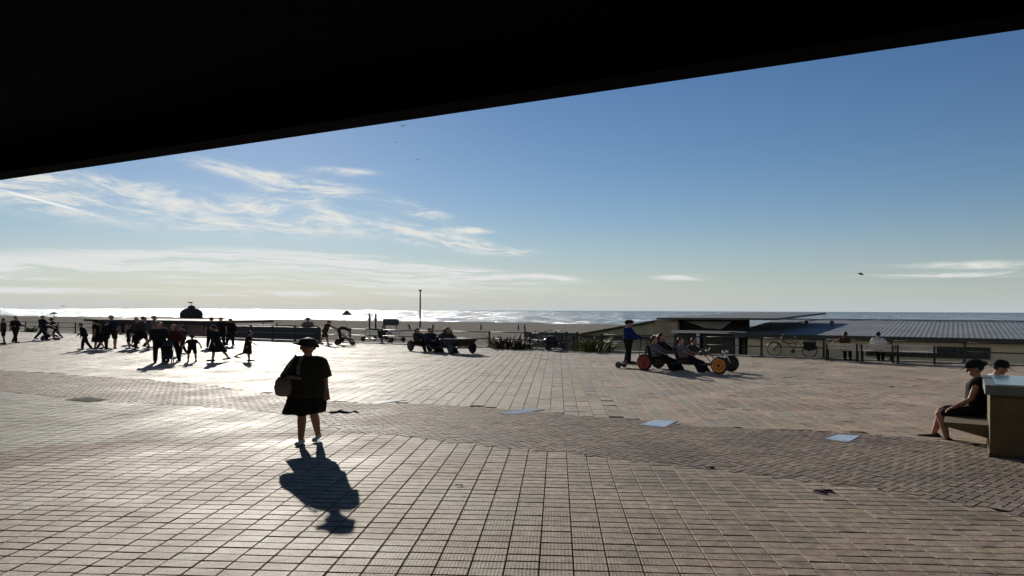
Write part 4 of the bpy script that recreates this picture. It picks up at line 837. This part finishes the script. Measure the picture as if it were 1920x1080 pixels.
def mast():
    Y = 240; t_ = P(788, 545, Y); zb = beach_z(t_.x, Y); e = empty('mast', (t_.x, t_.y, zb)); tag(e, 'tall thin mast on the beach with a small lamp head', 'mast'); h = t_.z - zb
    MB().tube([(0, 0, 0), (0, 0, h * .5), (0, 0, h)], [.30, .26, .20]).build('pole', mat('mast_steel', (.08, .085, .085), .5), e); MB().disc((0, 0, h), (0, 0, 1), .3, .6, .6, 14).build('lamp_head', mat('mast_steel', (.08, .085, .085), .5), e); MB().disc((0, 0, .1), (0, 0, 1), .35, .3, .2).build('foot', METAL, e)
mast()
def board():
    Y = 190; a = P(733, 604, Y); zb = beach_z(a.x, Y); e = empty('notice_board', (a.x, a.y, zb)); tag(e, 'grey rounded notice board on posts seen from behind', 'notice board'); z = a.z - zb; k = Y / F
    MB().loft([[(x * k, y, z + zz * k) for x, zz in ((-15, -6), (13, -6), (15, -4), (15, 3), (12, 6), (-15, 6))] for y in (-.05, .05)], smooth=False).build('panel', mat('board_back', (.05, .05, .05), .7), e)
    for x in (-11, 10): MB().tube([(x * k, .08, 0), (x * k, .08, z - 4 * k)], .12).build('post', METAL, e)
board()
def beach_post(label, px, py_top, Y, cross):
    a = P(px, py_top, Y); zb = beach_z(a.x, Y); e = empty('signpost', (a.x, a.y, zb)); tag(e, label, 'signpost', 'signposts on the beach'); h = a.z - zb
    MB().tube([(0, 0, 0), (0, 0, h)], .24).build('post', METAL, e); MB().box((0, -.25, h * .62), (.7, .1, .7)).build('plate', METAL, e)
    if cross: MB().box((-.3, 0, h - .45), (2.6, .16, .3)).build('arm', METAL, e)
    MB().box((0, 0, .2), (1.8, 1.2, .5)).build('foot', METAL, e)
beach_post('signpost with a wide cross arm right of the parasol', 693, 587, 205, True); beach_post('plain post beside the cross armed signpost', 704.5, 588, 205, False)
k0 = edge(470, 5)
BG = 'people on the beach'
def bperson(label, px, py, Y, H=1.7, **k): a = P(px, py, Y); person(label, Vector((a.x, a.y, a.z)), H, group=BG, vox=.02, wx=1.3, **k)
def on_beach(label, px, Y, **k):
    X = ray(px, 610)[0] * Y; person(label, Vector((X, Y, beach_z(X, Y))), k.pop('H', 1.75), group=BG, vox=.02, wx=1.4, **k)
on_beach('distant bather beyond the parapet', 519, 215, face=0, top='tee', **walkS); on_beach('distant bather seated left of the parasol', 494, 205, face=120, top='tee'); on_beach('distant bather bending near the notice board', 768, 205, face=200, top='long', lean=30, H=1.8)
on_beach('distant bather near the mast', 812, 205, face=30, top='tee', **walkS); on_beach('distant bather right of the dark kart', 902, 205, face=10, top='tee'); on_beach('distant bather left of the screen wall', 972, 205, face=10, top='tee', **walkS); on_beach('distant second bather left of the screen wall', 984, 205, face=190, top='long'); on_beach('distant bather under the domed hut deck', 412, 215, face=90, top='tee'); on_beach('distant bather behind the crowd, left of the domed hut', 272, 215, face=0, top='tee', **walkS)
p_ = P(102, 596, 70)
mb = MB(); e = empty('sun_umbrella', (P(102, 588, 68).x, 68, beach_z(P(102, 588, 68).x, 68))); tag(e, 'small dark sun umbrella beyond the left railing', 'parasol'); h = P(102, 588, 68).z - e.location.z
MB().loft([[(r_ * math.cos(t), r_ * math.sin(t), z) for t in (2 * math.pi * i / 10 for i in range(10))] for r_, z in ((.34, h - .06), (.34, h - .02), (.2, h + .1), (.04, h + .16))], smooth=False).build('canopy', BLKP, e); MB().tube([(0, 0, 0), (0, 0, h + .14)], .025).build('pole', METAL, e)

# ---------------------------------------------------------------- things let into or lying on the paving
def quad_plate(label, pts, frame_m, face_m, name, cat, grp=None):
    v = [G(*p_) for p_ in pts]; c_ = sum(v, Vector()) / 4; e = empty(name, (c_.x, c_.y, 0)); tag(e, label, cat, grp); v = [p_ - Vector((c_.x, c_.y, 0)) for p_ in v]
    if (v[1] - v[0]).cross(v[2] - v[1]).z < 0: v.reverse()
    up = Vector((0, 0, 1))
    MB().hexa([p_ - up * .012 for p_ in v], [p_ + up * .008 for p_ in v]).build('frame', frame_m, e); MB().hexa([p_ * .9 + up * .002 for p_ in v], [p_ * .9 + up * .012 for p_ in v]).build('panel', face_m, e)
PLATE = mat('polished_panel', (.70, .72, .72), .32, .3, 5, metal=.55); FR = mat('panel_frame', (.08, .07, .06), .6)
gp_ = 'bright panels let into the paving'
quad_plate('bright sky blue panel in the paving nearest the sitter', ((1543, 824), (1572, 815), (1616, 818), (1592, 831)), FR, PLATE, 'ground_panel', 'ground panel', gp_)
quad_plate('pale blue panel in the paving below the kart', ((1196, 797), (1226, 788), (1272, 790), (1246, 803)), FR, PLATE, 'ground_panel', 'ground panel', gp_)
DPL = mat('dull_panel', (.35, .34, .31), .3, .15, 4, metal=.6)
quad_plate('grey panel in the paving left of the pale blue one', ((930, 776), (985, 767), (1022, 769), (968, 778)), FR, DPL, 'ground_panel', 'ground panel', gp_)
quad_plate('grey panel in the paving right of the walking woman', ((690, 756), (742, 749), (764, 750.5), (708, 758)), FR, DPL, 'ground_panel', 'ground panel', gp_)
DK_ = mat('cast_iron', (.012, .012, .012), .95, .3, 20, spec=.05)
quad_plate('dark diamond shaped drain cover left of the walking woman', ((122, 750), (163, 745), (207, 750), (166, 754.5)), DK_, DK_, 'drain_cover', 'drain cover')
def litter(label, px, py, s, seed, kind='leaf_litter'):
    rnd = random.Random(seed); g = G(px, py); mb = MB(); n = 9
    pts = [Vector((s * (i / (n - 1) - .5) * 2, s * .35 * math.sin(i * 1.7 + seed), .006 + .03 * rnd.random())) for i in range(n)]
    mb.tube(pts, [s * .05 + s * .22 * rnd.random() * math.sin(math.pi * (i + .5) / n) for i in range(n)], 6, False); mb.v = [(x, y, max(.001, z * .7)) for x, y, z in mb.v]
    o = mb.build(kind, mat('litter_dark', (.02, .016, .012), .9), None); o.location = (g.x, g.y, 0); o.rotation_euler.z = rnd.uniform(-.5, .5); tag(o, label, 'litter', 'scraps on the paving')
litter('dark crumpled scrap on the paving right foreground', 1545, 922, .13, 1); litter('small dark scrap at the edge of the large pavers', 1330, 878, .07, 2); litter('thin dark strip lying on the paving right of the woman', 645, 774, .30, 3); litter('tiny dark scrap in the left foreground paving', 862, 912, .05, 5); litter('dark scrap far out on the paving before the benches', 1672, 726, .09, 6)  # the thin strip is modelled dark where a plate edge lies in shade

# ---------------------------------------------------------------- gulls
def gull(label, px, py, Y, span, bank, yaw, dark=True):
    c_ = P(px, py, Y); e = empty('gull', c_, yaw); e.rotation_euler.x = bank; tag(e, label, 'bird', 'gulls in the sky'); m = mat('gull_grey', (.10, .10, .10), .8)
    MB().loft([[(r_ * math.cos(t), y, r_ * math.sin(t)) for t in (2 * math.pi * i / 8 for i in range(8))] for y, r_ in ((-.22, .01), (-.15, .04), (0, .06), (.12, .05), (.19, .03), (.24, .008))]).build('body', m, e)
    for sd in (-1, 1):
        h = span / 2; w = MB(); sec = ((0, 0, .0, .13), (.45, .02, .10, .14), (.75, -.04, .08, .09), (1.0, -.12, .02, .02))
        w.loft([[(sd * x * h, y + c__ * .5, z + .008), (sd * x * h, y - c__ * .5, z), (sd * x * h, y, z - .006)] for x, y, z, c__ in sec], smooth=False); w.build('wing', m, e)
gull('gull gliding low in the right part of the sky', 1614, 514, 55, .75, .3, R(60)); gull('small gull high up left of the middle', 741, 267, 90, .8, .2, R(10)); gull('tiny gull right of the high gull', 783, 299, 120, .9, .2, R(-20)); gull('gull just under the edge of the overhang', 756, 236, 90, .8, -.2, R(15)); gull('gull over the sea at the far left', 118, 574, 90, .7, .2, R(30))
